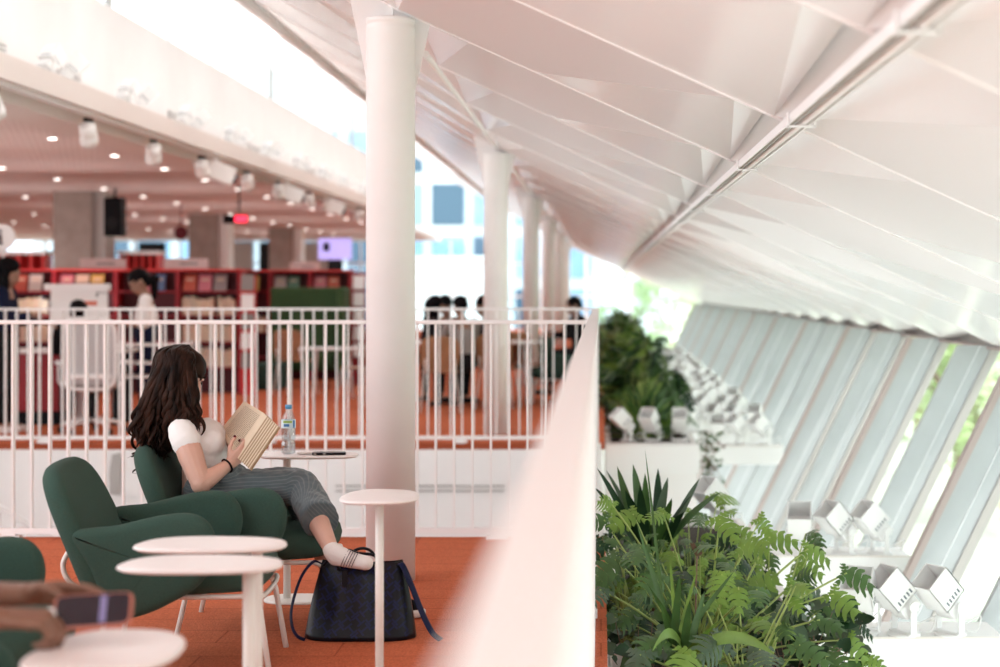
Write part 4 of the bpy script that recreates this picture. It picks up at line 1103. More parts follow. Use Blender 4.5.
# white trolley by the girl
t = T('book_trolley', 'white two-shelf trolley beside the schoolgirl', 'trolley', (bx(153, 18.4), 18.4, 0))
for z in (.48, .62, .80): bb = nb(); box(bb, (0, 0, z), (.75, .4, .02)); O('shelf', bb, 'white', t)
for sx in (-.36, .36):
    for sy in (-.18, .18): bb = nb(); cyl(bb, (sx, sy, .06), (sx, sy, .84), .014, 8); O('post', bb, 'white', t); bb = nb(); cyl(bb, (sx-.015, sy, .035), (sx+.015, sy, .035), .035, 12); O('caster', bb, 'black', t)
bcolors = [(.62, .50, .38), (.55, .12, .08), (.12, .20, .36), (.68, .64, .58), (.70, .30, .10), (.10, .22, .16), (.62, .42, .12), (.30, .26, .26), (.50, .42, .40), (.62, .20, .25)]
bnames = ['cream', 'red', 'blue', 'off-white', 'orange', 'dark green', 'mustard', 'grey', 'beige', 'pink']
BM = [mat('book_'+n.replace(' ', '_').replace('-', '_'), c, .6) for n, c in zip(bnames, bcolors)]
bookme = []
for i, m in enumerate(BM):
    bb = nb(); h = .21+.02*(i % 3); bbox(bb, -.014, .014, -.08, .08, 0, h); bbox(bb, -.0115, .0115, -.081, .079, .004, h+.0005, 1); bookme.append(mesh_of('book', bb, [m, 'page']))
dispme = []
for i, m in enumerate(BM):
    bb = nb(); bbox(bb, -.085, .085, -.008, .008, 0, .225); bbox(bb, -.05, .05, -.0095, -.008, .14, .17, 1); dispme.append(mesh_of('book', bb, [m, 'page']))
nbook = [0]
def bookcase(label, shname, x0, x1, y, rows, top, bays, Rb, fill=None):
    t = T('bookcase', label, 'bookcase', (0, 0, 0)); dpt = .32
    t.location = ((x0+x1)/2, y, 0); cx = (x0+x1)/2
    for i in range(bays+1):
        x = x0+(x1-x0)*i/bays-cx; bb = nb(); bbox(bb, x-.025, x+.025, -dpt, 0, 0, top); O('upright', bb, 'red', t)
    bb = nb(); bbox(bb, x0-cx, x1-cx, -.02, 0, 0, top); O('back_panel', bb, 'reddk', t)
    for z in rows: bb = nb(); bbox(bb, x0-cx, x1-cx, -dpt, -.02, z-.02, z); O('shelf', bb, 'red', t)
    bb = nb(); bbox(bb, x0-cx-.03, x1-cx+.03, -dpt-.02, .02, top, top+.03); O('top_board', bb, 'redlt', t)
    bwid = (x1-x0)/bays
    for bi in range(bays):
        for ri, z in enumerate(rows):
            xa, xb = x0+bwid*bi+.05, x0+bwid*(bi+1)-.05
            if fill and not fill(bi, ri): continue
            if ri == len(rows)-1:   # slanted display shelf
                x = xa+.09
                while x < xb-.08:
                    if Rb.random() < .96:
                        k = Rb.randrange(10); o = bpy.data.objects.new('book', dispme[k]); COL.objects.link(o); o.location = (x, y-.24, z+.002); o.rotation_euler = (math.radians(-18), 0, 0)
                        tag(o, f'{bnames[k]} book standing cover-out on the top shelf of {shname}', 'book', f'{bnames[k]} cover-out books, {shname}')
                    x += .20
            else:
                x = xa+.02
                while x < xb-.02:
                    if Rb.random() < .97 and nbook[0] < 280:
                        k = Rb.randrange(10); o = bpy.data.objects.new('book', bookme[k]); COL.objects.link(o); o.location = (x, y-.2, z+.001); o.rotation_euler = (0, 0, 0); nbook[0] += 1
                        tag(o, f'{bnames[k]}-spined book in the upright rows of {shname}', 'book', f'{bnames[k]}-spined books, {shname}')
                        x += .032
                    else: x += .05
    return t
Rb = random.Random(11)
bookcase('long red bookcase behind the schoolgirl, nearest of the red bookcases', 'the nearest red bookcase', -7.95, -4.72, 23.8, (.35, .68, 1.02, 1.34), 1.60, 4, Rb, lambda bi, ri: ri == 3 or (ri == 2 and bi in (0, 3)) or (ri == 1 and bi in (0, 3)) or (ri == 0 and bi == 3))
bookcase('red bookcase above the green booth, farther back', 'the bookcase behind the booth', -5.55, -3.75, 27.2, (.35, .72, 1.34), 1.62, 3, Rb, lambda bi, ri: ri == 2 or (ri == 1 and bi == 0))
# header signs
for i, (px, wpx, lb) in enumerate(((103, 46, 'pale header sign on the red bookcase, left one'), (186, 44, 'pale header sign on the red bookcase, right one'), (305, 30, 'pale header sign above the bookcase behind the booth'))):
    Z = 23.7 if i < 2 else 27.1
    t = T('header_sign', lb, 'sign', (bx(px, Z), Z, 1.63))
    bb = nb(); box(bb, (0, 0, .07), (wpx*Z/F, .03, .14)); O('board', bb, mat('pale_sign', (.62, .50, .48), .6), t)
    bb = nb(); box(bb, (.04, -.017, .07), (wpx*Z/F*.4, .003, .03)); O('print', bb, 'greycloth', t)
# bright red cube shelf farther behind
for px0, px1, lb in ((-10, 51, 'bright red cube shelf with white top far behind the left woman'), (127, 163, 'bright red cube shelf with white top far behind the schoolgirl')):
    Z = 30.0; x0, x1 = bx(px0, Z), bx(px1, Z); t = T('cube_shelf', lb, 'shelf', ((x0+x1)/2, Z, 0)); hw = (x1-x0)/2
    bb = nb(); bbox(bb, -hw, hw, 0, .03, 0, 1.93); O('back_panel', bb, 'redlt', t)
    bb = nb(); bbox(bb, -hw-.05, hw+.05, -.45, .05, 1.93, 1.99); O('top_board', bb, 'white', t)
    for i in range(6):
        x = -hw+2*hw*i/5 if px0 > 0 else -hw+2*hw*i/5; bb = nb(); bbox(bb, x-.02, x+.02, -.4, 0, 0, 1.93); O('upright', bb, 'redlt', t)
    for z in (.5, 1.0, 1.5): bb = nb(); bbox(bb, -hw, hw, -.4, 0, z-.02, z+.02); O('shelf', bb, 'redlt', t)
# magazine rack end of the bookcase
t = T('magazine_rack', 'rack of white leaflets on the end of the red bookcase', 'rack', (bx(248, 23.2), 23.2, 0))
bb = nb(); bbox(bb, -.10, .10, 0, .04, 0, 1.55); O('rack_panel', bb, 'redlt', t)
for i in range(5):
    bb = nb(); box(bb, (0, -.03, .45+i*.25), (.17, .01, .21), Matrix.Rotation(-.2, 3, 'X')); O('leaflet', bb, 'white' if i % 2 else 'greycloth', t)
t = T('magazine_rack', 'leaflet rack just left of the near column', 'rack', (bx(359, 25.6), 25.6, 0))
bb = nb(); bbox(bb, -.10, .10, 0, .04, 0, 1.6); O('rack_panel', bb, 'red', t)
for i in range(5):
    bb = nb(); box(bb, (0, -.03, .5+i*.24), (.16, .01, .20), Matrix.Rotation(-.2, 3, 'X')); O('leaflet', bb, 'white', t)
# square concrete columns
for i, Z in enumerate((29, 38, 46.5)):
    t = T('square_column', ('wide grey-brown square column', 'middle grey-brown square column', 'farthest grey-brown square column')[i]+' under the library ceiling', 'column', ((-8.52, -8.40, -8.27)[i], Z+.4, 0), 0, 'square library columns')
    bb = nb(); bbox(bb, -.31, .31, -.4, .4, 0, 2.94); O('shaft', bb, 'concrete', t)
    bb = nb(); bbox(bb, .312, .50, -.3, .3, 0, 2.94); O('side_casing', bb, 'white' if i else 'grey', t)
# hanging speaker/screen, round signs, led sign, tv
q = P(115, 217, 28.0); t = T('hanging_speaker', 'tall black box hung from the ceiling beside the wide square column', 'speaker', q)
bb = nb(); box(bb, (0, 0, 0), (.27, .3, .60)); O('cabinet', bb, 'black', t, bevel=.01)
bb = nb(); cyl(bb, (0, 0, .3), (0, 0, 2.93-q.z), .02, 8); O('bracket', bb, 'dark', t)
bb = nb(); lathe(bb, [(.01, 0), (.09, .004), (.1, .012)], (0, -.16, -.1), 20, rot=Matrix.Rotation(PI/2, 3, 'X')); O('speaker_cone', bb, 'dark', t)
q = P(3, 237, 17.5); t = T('round_sign', 'white round information sign with a black i at the left edge', 'sign', q)
bb = nb(); lathe(bb, [(.12, -.01), (.125, 0), (.12, .01)], seg=36, rot=Matrix.Rotation(PI/2, 3, 'X')); O('disc', bb, 'white', t)
bb = nb(); box(bb, (-.02, -.016, -.02), (.025, .006, .09)); box(bb, (-.02, -.016, .055), (.025, .006, .025)); box(bb, (-.028, -.016, .02), (.04, .006, .012)); box(bb, (-.02, -.016, -.065), (.05, .006, .012)); O('letter', bb, 'black', t)
bb = nb(); cyl(bb, (0, 0, -.12), (0, 0, -q.z), .012, 8); O('pole', bb, 'steel', t)
q = P(181, 233, 33); bb = nb(); lathe(bb, [(.11, -.02), (.13, 0), (.11, .02)], q, 28, rot=Matrix.Rotation(PI/2, 3, 'X')); cyl(bb, q+V((0, 0, .1)), V((q.x, q.y, 2.94)), .01, 6); tag(O('round_sign', bb, mat('dark_red', (.14, .005, .015), .5)), 'dark red round sign hanging below the library ceiling', 'sign')
q = P(239, 219, 27); t = T('led_sign', 'dark hanging sign with glowing red display below the ceiling', 'sign', q)
bb = nb(); box(bb, (-.05, 0, 0), (.36, .08, .13)); cyl(bb, (0, 0, .08), (0, 0, 2.94-q.z), .015, 6); O('housing', bb, 'black', t)
bb = nb(); box(bb, (.04, -.045, 0), (.18, .01, .10)); O('display', bb, 'led', t)
q = P(335, 249, 36); t = T('wall_screen', 'lilac wall screen with a dark square near the column', 'screen', q)
bb = nb(); box(bb, (0, 0, 0), (.66, .06, .42)); O('screen_panel', bb, 'screen', t, bevel=.01)
bb = nb(); box(bb, (-.17, -.035, .04), (.13, .01, .17)); O('screen_picture', bb, 'black', t)
bb = nb(); box(bb, (0, .04, -.9), (.3, .04, 1.4)); O('stand', bb, 'dark', t)
# ceiling downlights in the library
dlm = None; root = None
for r_ in range(5):
    for j in range(15):
        X = -5.70-2.06*r_; Y = 18.7+2.4*j-(r_ % 2)*.2
        if 601+F*X/Y < -15: continue
        if root is None:
            root = T('downlight', 'x', 'ceiling light', (X, Y, 2.94)); 
            bb = nb(); lathe(bb, [(.07, -.008), (.07, 0), (.052, -.001), (.052, -.010)], seg=20); O('trim_ring', bb, 'white', root)
            bb = nb(); lathe(bb, [(.042, -.012), (.051, -.004), (.02, -.003)], seg=20); O('lens', bb, 'lampglow', root)
            o = root
        else: o = dup(root, (X, Y, 2.94))
        tag(o, 'small round glowing downlight in the pinkish library ceiling', 'ceiling light', 'library downlights')
# track with spot heads under the fascia
t = T('lighting_track', 'white lighting track along the lower edge of the left fascia', 'track', (-4.70, 9, 2.995))
bb = nb(); bbox(bb, -.03, .03, 0, 34.8, -.035, 0); O('rail', bb, 'steel', t)
hd0 = None
def track_head(label, X, Y):
    t = T('track_spotlight', label, 'spotlight', (X, Y, 2.94), math.radians(-25), 'cylinder spotlights on the track')
    bb = nb(); box(bb, (0, 0, -.02), (.03, .12, .035)); cyl(bb, (0, 0, -.03), (0, 0, -.09), .010, 8); O('adapter', bb, 'dark', t)
    rt = Matrix.Rotation(math.radians(38), 3, 'X') @ Matrix.Rotation(math.radians(14), 3, 'Y')
    bb = nb(); lathe(bb, [(.05, .10), (.075, .09), (.08, .0), (.076, -.006), (.076, -.02), (.083, -.026), (.083, -.10), (.07, -.102), (.06, -.07)], (0, 0, -.15), 22, rot=rt); O('lamp_head', bb, M['column'], t)
    return t
ths = [(5, 13.9), (100, 16.5), (163, 18.9), (210, 21.2), (254, 23.9), (291, 26.2), (315, 29), (342, 32), (352, 35)]
for i, (px, Y) in enumerate(ths):
    lb = ('leftmost cylinder spotlight on the track, cut by the picture edge', 'second cylinder spotlight from the left on the track', 'third cylinder spotlight from the left on the track', 'cylinder spotlight beside the first boxy white lamp on the track', 'cylinder spotlight between the two boxy lamps of the track', 'cylinder spotlight beside the second boxy lamp', 'cylinder spotlight past the second boxy lamp', 'small far cylinder spotlight on the track near the column', 'smallest cylinder spotlight next to the column')[i]
    if hd0 is None: hd0 = track_head(lb, -4.70, Y)
    else: dup(hd0, (-4.70, Y, 2.94), math.radians(-25+8*(i % 3)), lb)
for i, (px, Y) in enumerate(((222, 21.9), (291, 26.9), (340, 31.2))):
    t = T('box_projector', ('larger boxy white projector lamp, first on the track', 'boxy white projector lamp, second on the track', 'boxy white projector lamp, last on the track near the column')[i], 'projector', (-4.70, Y, 2.95), math.radians(20))
    rt = Matrix.Rotation(math.radians(20), 3, 'Y')
    bb = nb(); box(bb, (.06, 0, -.17), (.34, .24, .22), rt); O('housing', bb, 'column', t, bevel=.015)
    bb = nb(); cyl(bb, (0, 0, 0), (0, 0, -.09), .015, 8); box(bb, (0, 0, -.01), (.05, .14, .03)); O('bracket', bb, 'steel', t)
    bb = nb(); cyl(bb, (.2, 0, -.22), (.26, 0, -.245), .06, 14); O('lens', bb, 'slot', t)

# ------------------------------------------------------------------ box spotlights on the shelves
def make_box_spot(label, loc, rz, group, tilt=46):
    t = T('box_spotlight', label, 'spotlight', loc, rz, group)
    bb = nb(); lathe(bb, [(.072, 0), (.074, .005), (.072, .010), (.02, .011)], seg=24); bbox(bb, -.026, .026, -.08, .08, .010, .016); O('base_plate', bb, 'lamp', t)
    bb = nb()
    for s in (-1, 1): box(bb, (0, s*.074, .075), (.030, .005, .13)); lathe(bb, [(.024, -.004), (.026, 0), (.024, .004)], (0, s*.078, .135), 16, rot=Matrix.Rotation(PI/2, 3, 'X'))
    box(bb, (0, 0, .016), (.030, .15, .006)); O('yoke', bb, 'lamp', t)
    rt = Matrix.Rotation(math.radians(-tilt), 3, 'Y') @ Matrix.Identity(3)
    # housing: local axis +x (opening) -> up and forward
    piv = V((0, 0, .135)); ca = Matrix.Rotation(-math.radians(tilt), 3, 'Y')
    bb = nb(); g = .068; th = .005
    def bq(x0, x1, y0, y1, z0, z1, mi=0):
        box(bb, piv+ca @ V(((x0+x1)/2, (y0+y1)/2, (z0+z1)/2)), (x1-x0, y1-y0, z1-z0), ca, mi)
    x0, x1 = .035, .185
    bq(x0, x1, -g, -g+th, -g, g); bq(x0, x1, g-th, g, -g, g); bq(x0, x1, -g, g, -g, -g+th); bq(x0, x1, -g, g, g-th, g); bq(x0, x0+th, -g, g, -g, g)
    for s in (-1, 1):
        for i in range(5): bq(.050, .072, s*g-.001, s*g+.001, -.042+i*.020, -.034+i*.020, 1)
    for i in range(5): bq(.050, .072, -.044+i*.020, -.035+i*.020, g-.001, g+.001, 1)
    O('housing', bb, ['lamp', 'slot'], t)
    bb = nb(); bq(-.035, .036, -g*.78, g*.78, -g*.78, g*.70); bq(-.05, -.035, -g*.5, g*.5, -g*.5, g*.5); O('rear_block', bb, 'lamp', t, bevel=.005)
    bb = nb(); bq(.055, .06, -g+th, g-th, -g+th, g-th); O('reflector', bb, 'white', t)
    bb = nb(); tube(bb, catmull([piv+ca @ V((-.05, 0, 0)), piv+ca @ V((-.10, .02, -.02)), V((-.13, .05, .08)), V((-.10, .06, .02)), V((-.06, .03, .02))], 6, False), .004, 6); O('cable', bb, 'lamp', t)
    return t
DS = 1.718; ZS = EYE-DS
s0 = None
def spot(px, Z, rz, label, group=None, zb=ZS):
    """px: where the base stands"""
    global s0
    loc = (bx(px, Z), Z, zb)
    if s0 is None: s0 = make_box_spot(label, loc, math.radians(rz), group)
    else: return dup(s0, loc, math.radians(rz), label, group)
    s0.scale = (1.12, 1.12, 1.12)
    return s0
# opening towards upper left: local +x must point to world -x => rz ~ 180
Z1, Z2, Z3 = 8.99, 11.67, 19.7
G1 = 'white box spotlights on the nearest shelf'; G2 = 'white box spotlights on the middle shelf'
spot(904, Z1-.08, 205, 'white box spotlight, left of the two clear ones on the nearest shelf', G1)
spot(950, Z1-.08, 210, 'white box spotlight, rightmost on the nearest shelf', G1)
spot(862, Z1-.05, 250, 'white box spotlight half hidden by leaves on the nearest shelf', G1)
spot(800, Z2-.05, 262, 'white box spotlight facing the camera, leftmost on the middle shelf', G2)
spot(844, Z2-.05, 208, 'white box spotlight in the middle of the middle shelf', G2)
spot(880, Z2-.05, 205, 'white box spotlight with a looped cable, rightmost on the middle shelf', G2)
spot(720, 12.3, 215, 'white box spotlight alone behind the dark strap-leaved plant', 'lone box spotlight', zb=-.255)
G3 = 'white box spotlights on the third shelf'
spot(628, 18.6, 200, 'left of three white box spotlights on the planter rim behind the strap plant', G3, zb=-.20)
spot(652, 18.6, 245, 'middle of three white box spotlights on the planter rim behind the strap plant', G3, zb=-.20)
spot(680, 18.6, 265, 'right of three white box spotlights on the planter rim behind the strap plant', G3, zb=-.20)
for px, rz, lb in ((718, 262, 'leftmost'), (742, 215, 'second from the left'), (766, 208, 'rightmost')):
    spot(px, Z3-.05, rz, f'{lb} white box spotlight on the right half of the third shelf', G3)
def shelf(Z, x0, x1, label, th=.19, dp=.42, post=True, group=None):
    t = T('light_shelf', label, 'shelf', (x1, Z, ZS), 0, group)
    bb = nb(); bbox(bb, x0-x1, 0, -.14, dp-.14, -th, 0); O('shelf_body', bb, 'lamp', t, bevel=.004)
    bb = nb(); bbox(bb, x0-x1, .0, -.145, -.139, -.006, .004); O('top_edge', bb, 'leg', t)
    return t
XS = 1.984
shelf(Z1, 1.0, XS, 'nearest white box shelf carrying spotlights at the lower right', .24, group='white spotlight shelves')
shelf(Z2, 1.0, XS, 'middle white box shelf carrying spotlights by the windows', .24, group='white spotlight shelves')
shelf(Z3, 1.0, XS, 'third white box shelf crossing behind the plants', .20, group='white spotlight shelves')
RS = random.Random(21)
for i in range(13):
    Z = Z3+2.68*(i+.62)*.62*1.0 if False else Z3+1.75*(i+1)
    if Z > 50: break
    shelf(Z, .95, XS, 'far white box shelf in the heap of spotlights by the windows', .2, group='far white spotlight shelves')
    for j in range(4):
        X = 1.14+j*.235; o = dup(s0, (X, Z-.03, ZS), math.radians(RS.choice((200, 215, 255, 235))), 'white box spotlight in the distant heap of spotlights by the slanted windows', 'distant box spotlights')
# lamps in three nearest spots really light the roof
# spots on the ledge at left
for i in range(12):
    Y = 13.3+2.6*i
    for j, dy in enumerate((0, .62)):
        o = dup(s0, (-4.90, Y+dy, 3.19), math.radians(20 if j else 70), 'white box spotlight standing on the ledge of the left fascia', 'box spotlights on the left ledge')

# ------------------------------------------------------------------ planters
def planter(label, y0, y1, x1, zt, rim=.05, x0=.05):
    t = T('planter', label, 'planter', (x0, y0, -2.2)); H = zt+2.2; Wd = x1-x0; L = y1-y0
    bb = nb(); bbox(bb, 0, Wd, 0, .05, 0, H); bbox(bb, 0, Wd, L-.05, L, 0, H); bbox(bb, 0, .05, .05, L-.05, 0, H); bbox(bb, Wd-.05, Wd, .05, L-.05, 0, H); O('box', bb, 'white', t)
    bb = nb(); bbox(bb, .05, Wd-.05, .05, L-.05, H-.12, H-.05); O('soil', bb, 'soil', t)
    return t
planter('long white planter with leafy plants beside the near railing', 5.6, 12.8, 1.0, -.26)
planter('white planter with bushy plants farther along the railing', 18.35, 49, .98, -.20)
b = nb(); bbox(b, .05, 1.0, 18.2, 18.36, -.50, -.21); tag(O('planter_front_board', b, 'lamp'), 'white box board in front of the farther planter under three spotlights', 'board')

def strap(bm, base, tip, w0, bulge=.1, seg=9, fold=.25, mi=0, sidev=None):
    base, tip = V(base), V(tip); d = tip-base; L = d.length
    mid = (base+tip)/2+V((0, 0, bulge*L)); sd = V(sidev) if sidev else d.cross(V((0, 1, .2)))
    if sd.length < 1e-4: sd = V((1, 0, 0))
    sd = (sd-d*sd.dot(d)/L**2).normalized(); prev = None
    for i in range(seg+1):
        u = i/seg; c = base*(1-u)**2+mid*2*u*(1-u)+tip*u*u
        w = w0*(math.sin(PI*min(1, .12+u*.88))**.7)*(1 if u < .98 else .1); up = sd.cross(d).normalized()
        row = [bm.verts.new(c-sd*w+up*w*fold), bm.verts.new(c), bm.verts.new(c+sd*w+up*w*fold)]
        if prev:
            for k in range(2):
                f = bm.faces.new((prev[k], prev[k+1], row[k+1], row[k])); f.smooth = True; f.material_index = mi
        prev = row
def lobed(bm, base, d, up, L, wd=.5, n=6, droop=.5, mi=0, curl=.3):
    """deeply lobed leaf: blade starts at base, runs along d"""
    base = V(base); d = V(d).normalized(); s = d.cross(V(up)); s = s.normalized() if s.length > 1e-4 else frame(d)[0]; u = s.cross(d).normalized()
    def pt(a, b_, h=0):   # a along 0..1, b across (signed, relative to L)
        z = -droop*a*a*.5*L; f = -abs(b_)*curl*L+h*L
        return base+d*(a*L*(1-.12*droop*a))+s*(b_*L)+u*f+V((0, 0, z))
    mid = [bm.verts.new(pt(i/n, 0)) for i in range(n+1)]
    for sg in (-1, 1):
        for i in range(n):
            a0, a1 = i/n, (i+1)/n; am = (a0+a1)/2
            w = wd*math.sin(PI*min(.97, .22+am*.74))**.8; inn = w*.54 if i < n-1 else w*.46
            lean = .12+.10*am
            i0 = bm.verts.new(pt(a0+.03, sg*inn)); i1 = bm.verts.new(pt(min(1, a1-.02), sg*inn))
            m0 = bm.verts.new(pt(a0+lean*.6+.015, sg*w*.80, -.01)); m1 = bm.verts.new(pt(min(1.05, a1+lean*.6-.03), sg*w*.80, -.01)); tp = bm.verts.new(pt(am+lean, sg*w, -.02))
            for q in ((mid[i], mid[i+1], i1, i0), (i0, i1, m1, m0), (m0, m1, tp)):
                f = bm.faces.new(q if sg > 0 else q[::-1]); f.smooth = True; f.material_index = mi
def petiole(bm, p0, p1, r=.004, sag=.08, mi=0):
    p0, p1 = V(p0), V(p1); m_ = (p0+p1)/2+V((0, 0, sag*(p1-p0).length))
    pts = [p0*(1-u)**2+m_*2*u*(1-u)+p1*u*u for u in [i/8 for i in range(9)]]
    tube(bm, pts, [r*1.3-(r*.5)*i/8 for i in range(9)], 6, mi=mi)
    return (pts[-1]-pts[-2]).normalized()
RP = random.Random(42)
# big philodendron with explicit signature leaves
def philo(label, base, tips, seedy, nrand, rx, rz, leafmix=(0, 1), rlen=(.26, .5), group=None):
    root = T('philodendron', label, 'plant', base, 0, group); r = random.Random(seedy)
    fo, st_ = nb(), nb(); base = V(base)
    al = []
    for tp in tips:
        p = P(tp[0], tp[1], tp[2])-base; al.append((p, tp[3] if len(tp) > 3 else .17, tp[4] if len(tp) > 4 else 0))
    for i in range(nrand):
        a = r.uniform(rx[0], rx[1]); e = r.uniform(rz[0], rz[1]); l = r.uniform(*rlen)
        al.append((V((math.cos(a)*math.cos(e), math.sin(a)*math.cos(e), math.sin(e)))*l, r.uniform(.11, .18), r.choice(leafmix)))
    for p, L, mi in al:
        st0 = V((r.uniform(-.05, .05), r.uniform(-.05, .05), 0)); dr = petiole(st_, st0, p, r.uniform(.0036, .0056), r.uniform(.02, .14), 0)
        out = V((p.x, p.y, 0)); out = out.normalized() if out.length > .02 else V((1, 0, 0))
        d = (dr*.35+out*.55+V((r.uniform(-.45, .45), r.uniform(-.5, .2), r.uniform(-.75, .05)))).normalized()
        up = V((r.uniform(-.3, .3), -.75, .6)).normalized()
        lobed(fo, p, d, up, L*.8, wd=r.uniform(.42, .58), n=r.choice((4, 4, 5)), droop=r.uniform(.2, .8), mi=mi, curl=r.uniform(.1, .5))
        # two short back lobes
        for s_ in (-1, 1):
            sd = d.cross(up).normalized()*s_; lobed(fo, p, (sd*.8-d*.45), up, L*.42, wd=.34, n=3, droop=.3, mi=mi, curl=.2)
    for i in range(nrand):
        a = r.uniform(-PI, PI); q = V((math.cos(a)*.4, math.sin(a)*.25, 1)).normalized()*r.uniform(.3, .55); petiole(st_, (r.uniform(-.06, .06), r.uniform(-.06, .06), 0), q, .0042, .05)
        lobed(fo, q, (q.x, -.3, r.uniform(-.5, .3)), (0, -.7, .6), r.uniform(.05, .10), wd=.5, n=4, droop=.5, mi=r.choice((0, 0, 1)))
    O('foliage', fo, ['leafA', 'leafB', 'leafC', 'leafD'], root, fix=False); O('stems', st_, ['stem'], root)
    return root
philo('philodendron with long stalks and deeply cut lime leaves in the middle of the near planter', (bx(698, 7.9), 7.9, -.28),
      [(633, 514, 7.9, .15), (663, 513, 7.7, .13), (720, 519, 7.7, .16), (770, 537, 7.9, .16), (808, 549, 8.0, .14), (847, 573, 7.9, .16, 1), (834, 594, 7.8, .16), (612, 505, 7.8, .12), (604, 520, 7.9, .14, 1), (792, 585, 8.1, .15), (760, 520, 8.1, .12), (745, 545, 7.6, .16), (700, 545, 7.6, .16, 1),
       (640, 548, 7.5, .17, 1), (660, 575, 7.4, .16, 1), (615, 560, 7.5, .17, 1), (722, 575, 7.4, .16), (600, 590, 7.4, .15, 3), (757, 590, 7.4, .16, 1), (780, 610, 7.5, .15, 3), (820, 620, 7.7, .15, 1), (850, 640, 7.8, .13), (868, 660, 7.8, .10)],
      5, 18, (-PI, PI), (.1, 1.35), (0, 1, 1, 2), (.40, .64))
philo('lower philodendron with broad grey-green leaves at the bottom of the picture', (bx(745, 7.2), 7.2, -.32),
      [(720, 640, 6.9, .19, 3), (760, 650, 6.9, .18, 3), (800, 645, 7.0, .17, 1), (690, 655, 6.8, .2, 0), (660, 640, 6.9, .16, 1), (830, 655, 7.1, .14, 1), (640, 655, 6.8, .17, 3)],
      9, 12, (-PI, PI), (.0, 1.0), (1, 3, 1, 2), (.15, .38))
philo('philodendron with darker leaves on the right side of the near planter', (bx(775, 8.6), 8.6, -.30), [(800, 565, 8.6, .15, 0), (815, 610, 8.5, .14, 1), (750, 560, 8.6, .16, 2), (730, 540, 8.7, .15, 2)], 14, 15, (-PI, PI), (.05, 1.2), (1, 2, 2, 3), (.2, .45))
philo('philodendron with fresh green leaves around the dark strap-leaved plant', (bx(690, 9.3), 9.3, -.28), [(622, 512, 9.0, .15), (700, 515, 9.2, .17, 1), (735, 530, 9.2, .16, 0), (675, 530, 9.1, .16, 0), (640, 530, 9.1, .17, 1), (755, 545, 9.2, .15, 1), (715, 550, 9.0, .16, 0), (608, 540, 9.0, .15, 1)], 31, 13, (-PI, PI), (.2, 1.3), (0, 1, 2), (.3, .62))
philo('philodendron behind the railing at the left end of the near planter', (bx(630, 8.3), 8.3, -.30), [(600, 545, 8.3, .16, 2), (612, 575, 8.2, .15, 1)], 23, 22, (-PI*.7, PI*.7), (.3, 1.4), (1, 2, 3), (.2, .5))
# dark strap plant
base = P(652, 556, 8.7); root = T('strap_leaved_plant', 'tall dark green plant with broad strap leaves rising above the ferny leaves', 'plant', base); bb = nb()
for x, y, z, w_, bl, mi in ((597, 468, 8.6, .018, .12, 0), (593, 486, 8.5, .016, .14, 0), (617, 466, 8.8, .026, .03, 1), (633, 464, 8.7, .030, .02, 1), (645, 473, 8.6, .026, .0, 1), (658, 468, 8.8, .028, .03, 0), (668, 477, 8.7, .026, .06, 2), (700, 478, 8.8, .022, .12, 2), (692, 494, 8.6, .024, .18, 0), (721, 492, 8.6, .022, .18, 1), (606, 470, 8.9, .014, .1, 2), (640, 485, 8.5, .03, 0, 0), (625, 490, 8.5, .028, .08, 0), (672, 498, 8.5, .026, .1, 1), (612, 500, 8.5, .02, .15, 0), (684, 512, 8.5, .024, .2, 0)):
    strap(bb, V((R.uniform(-.03, .03), R.uniform(-.03, .03), -.05)), P(x, y, z)-base, w_, bl, mi=mi, sidev=(1, R.uniform(-.4, .4), 0) if abs(x-645) < 40 else (.35, .2, .85))
O('foliage', bb, ['leafC', 'leafB', 'leafD'], root, fix=False)
bb = nb(); cyl(bb, (0, 0, -.27), (0, 0, 0), .03, 8); O('stem', bb, 'stemred', root)
# grassy blades
base = P(682, 660, 7.0); root = T('grass_plant', 'clump of long narrow green blades in front of the stalks', 'plant', base); bb = nb()
for x, y, z, w_ in ((636, 520, 7.0, .010), (645, 449, 8.0, .006), (680, 575, 6.9, .016), (735, 570, 7.1, .010), (670, 560, 7.2, .008), (705, 590, 7.0, .014), (660, 600, 6.9, .012), (648, 585, 6.9, .010), (690, 600, 6.9, .016), (720, 620, 6.9, .010), (697, 570, 7.2, .008)):
    strap(bb, V((R.uniform(-.06, .06), R.uniform(-.04, .04), 0)), P(x, y, z)-base, w_, .02, mi=0 if R.random() < .7 else 1, sidev=(1, 0, 0))
strap(bb, V((0, 0, 0)), P(775, 655, 6.7)-base, .026, .35, mi=1, sidev=(0, .6, .8)); strap(bb, V((.02, 0, 0)), P(652, 652, 6.7)-base, .02, .5, mi=1, sidev=(0, .6, .8))
O('foliage', bb, ['leafB', 'leafA'], root, fix=False)
# low undergrowth (small round leaves) - three plants
def heart(bm, p, d, up, L, mi):
    d = V(d).normalized(); s = d.cross(V(up)).normalized(); u = s.cross(d)
    pr = [(0, .0), (-.12, .30), (.10, .48), (.40, .46), (.75, .26), (1.0, 0)]
    m_ = [bm.verts.new(V(p)+d*a*L-V((0, 0, .15*a*a*L))) for a, _ in ((0, 0), (.15, 0), (.3, 0), (.55, 0), (.8, 0), (1, 0))]
    for sg in (-1, 1):
        e = [bm.verts.new(V(p)+d*a*L+s*sg*b_*L+u*b_*L*.25-V((0, 0, .15*a*a*L))) for a, b_ in pr[1:-1]]
        q = [(m_[0], m_[1], e[0]), (m_[1], m_[2], e[1], e[0]), (m_[2], m_[3], e[2], e[1]), (m_[3], m_[4], e[3], e[2]), (m_[4], m_[5], e[3])]
        for f in q: f = bm.faces.new(f if sg > 0 else f[::-1]); f.smooth = True; f.material_index = mi
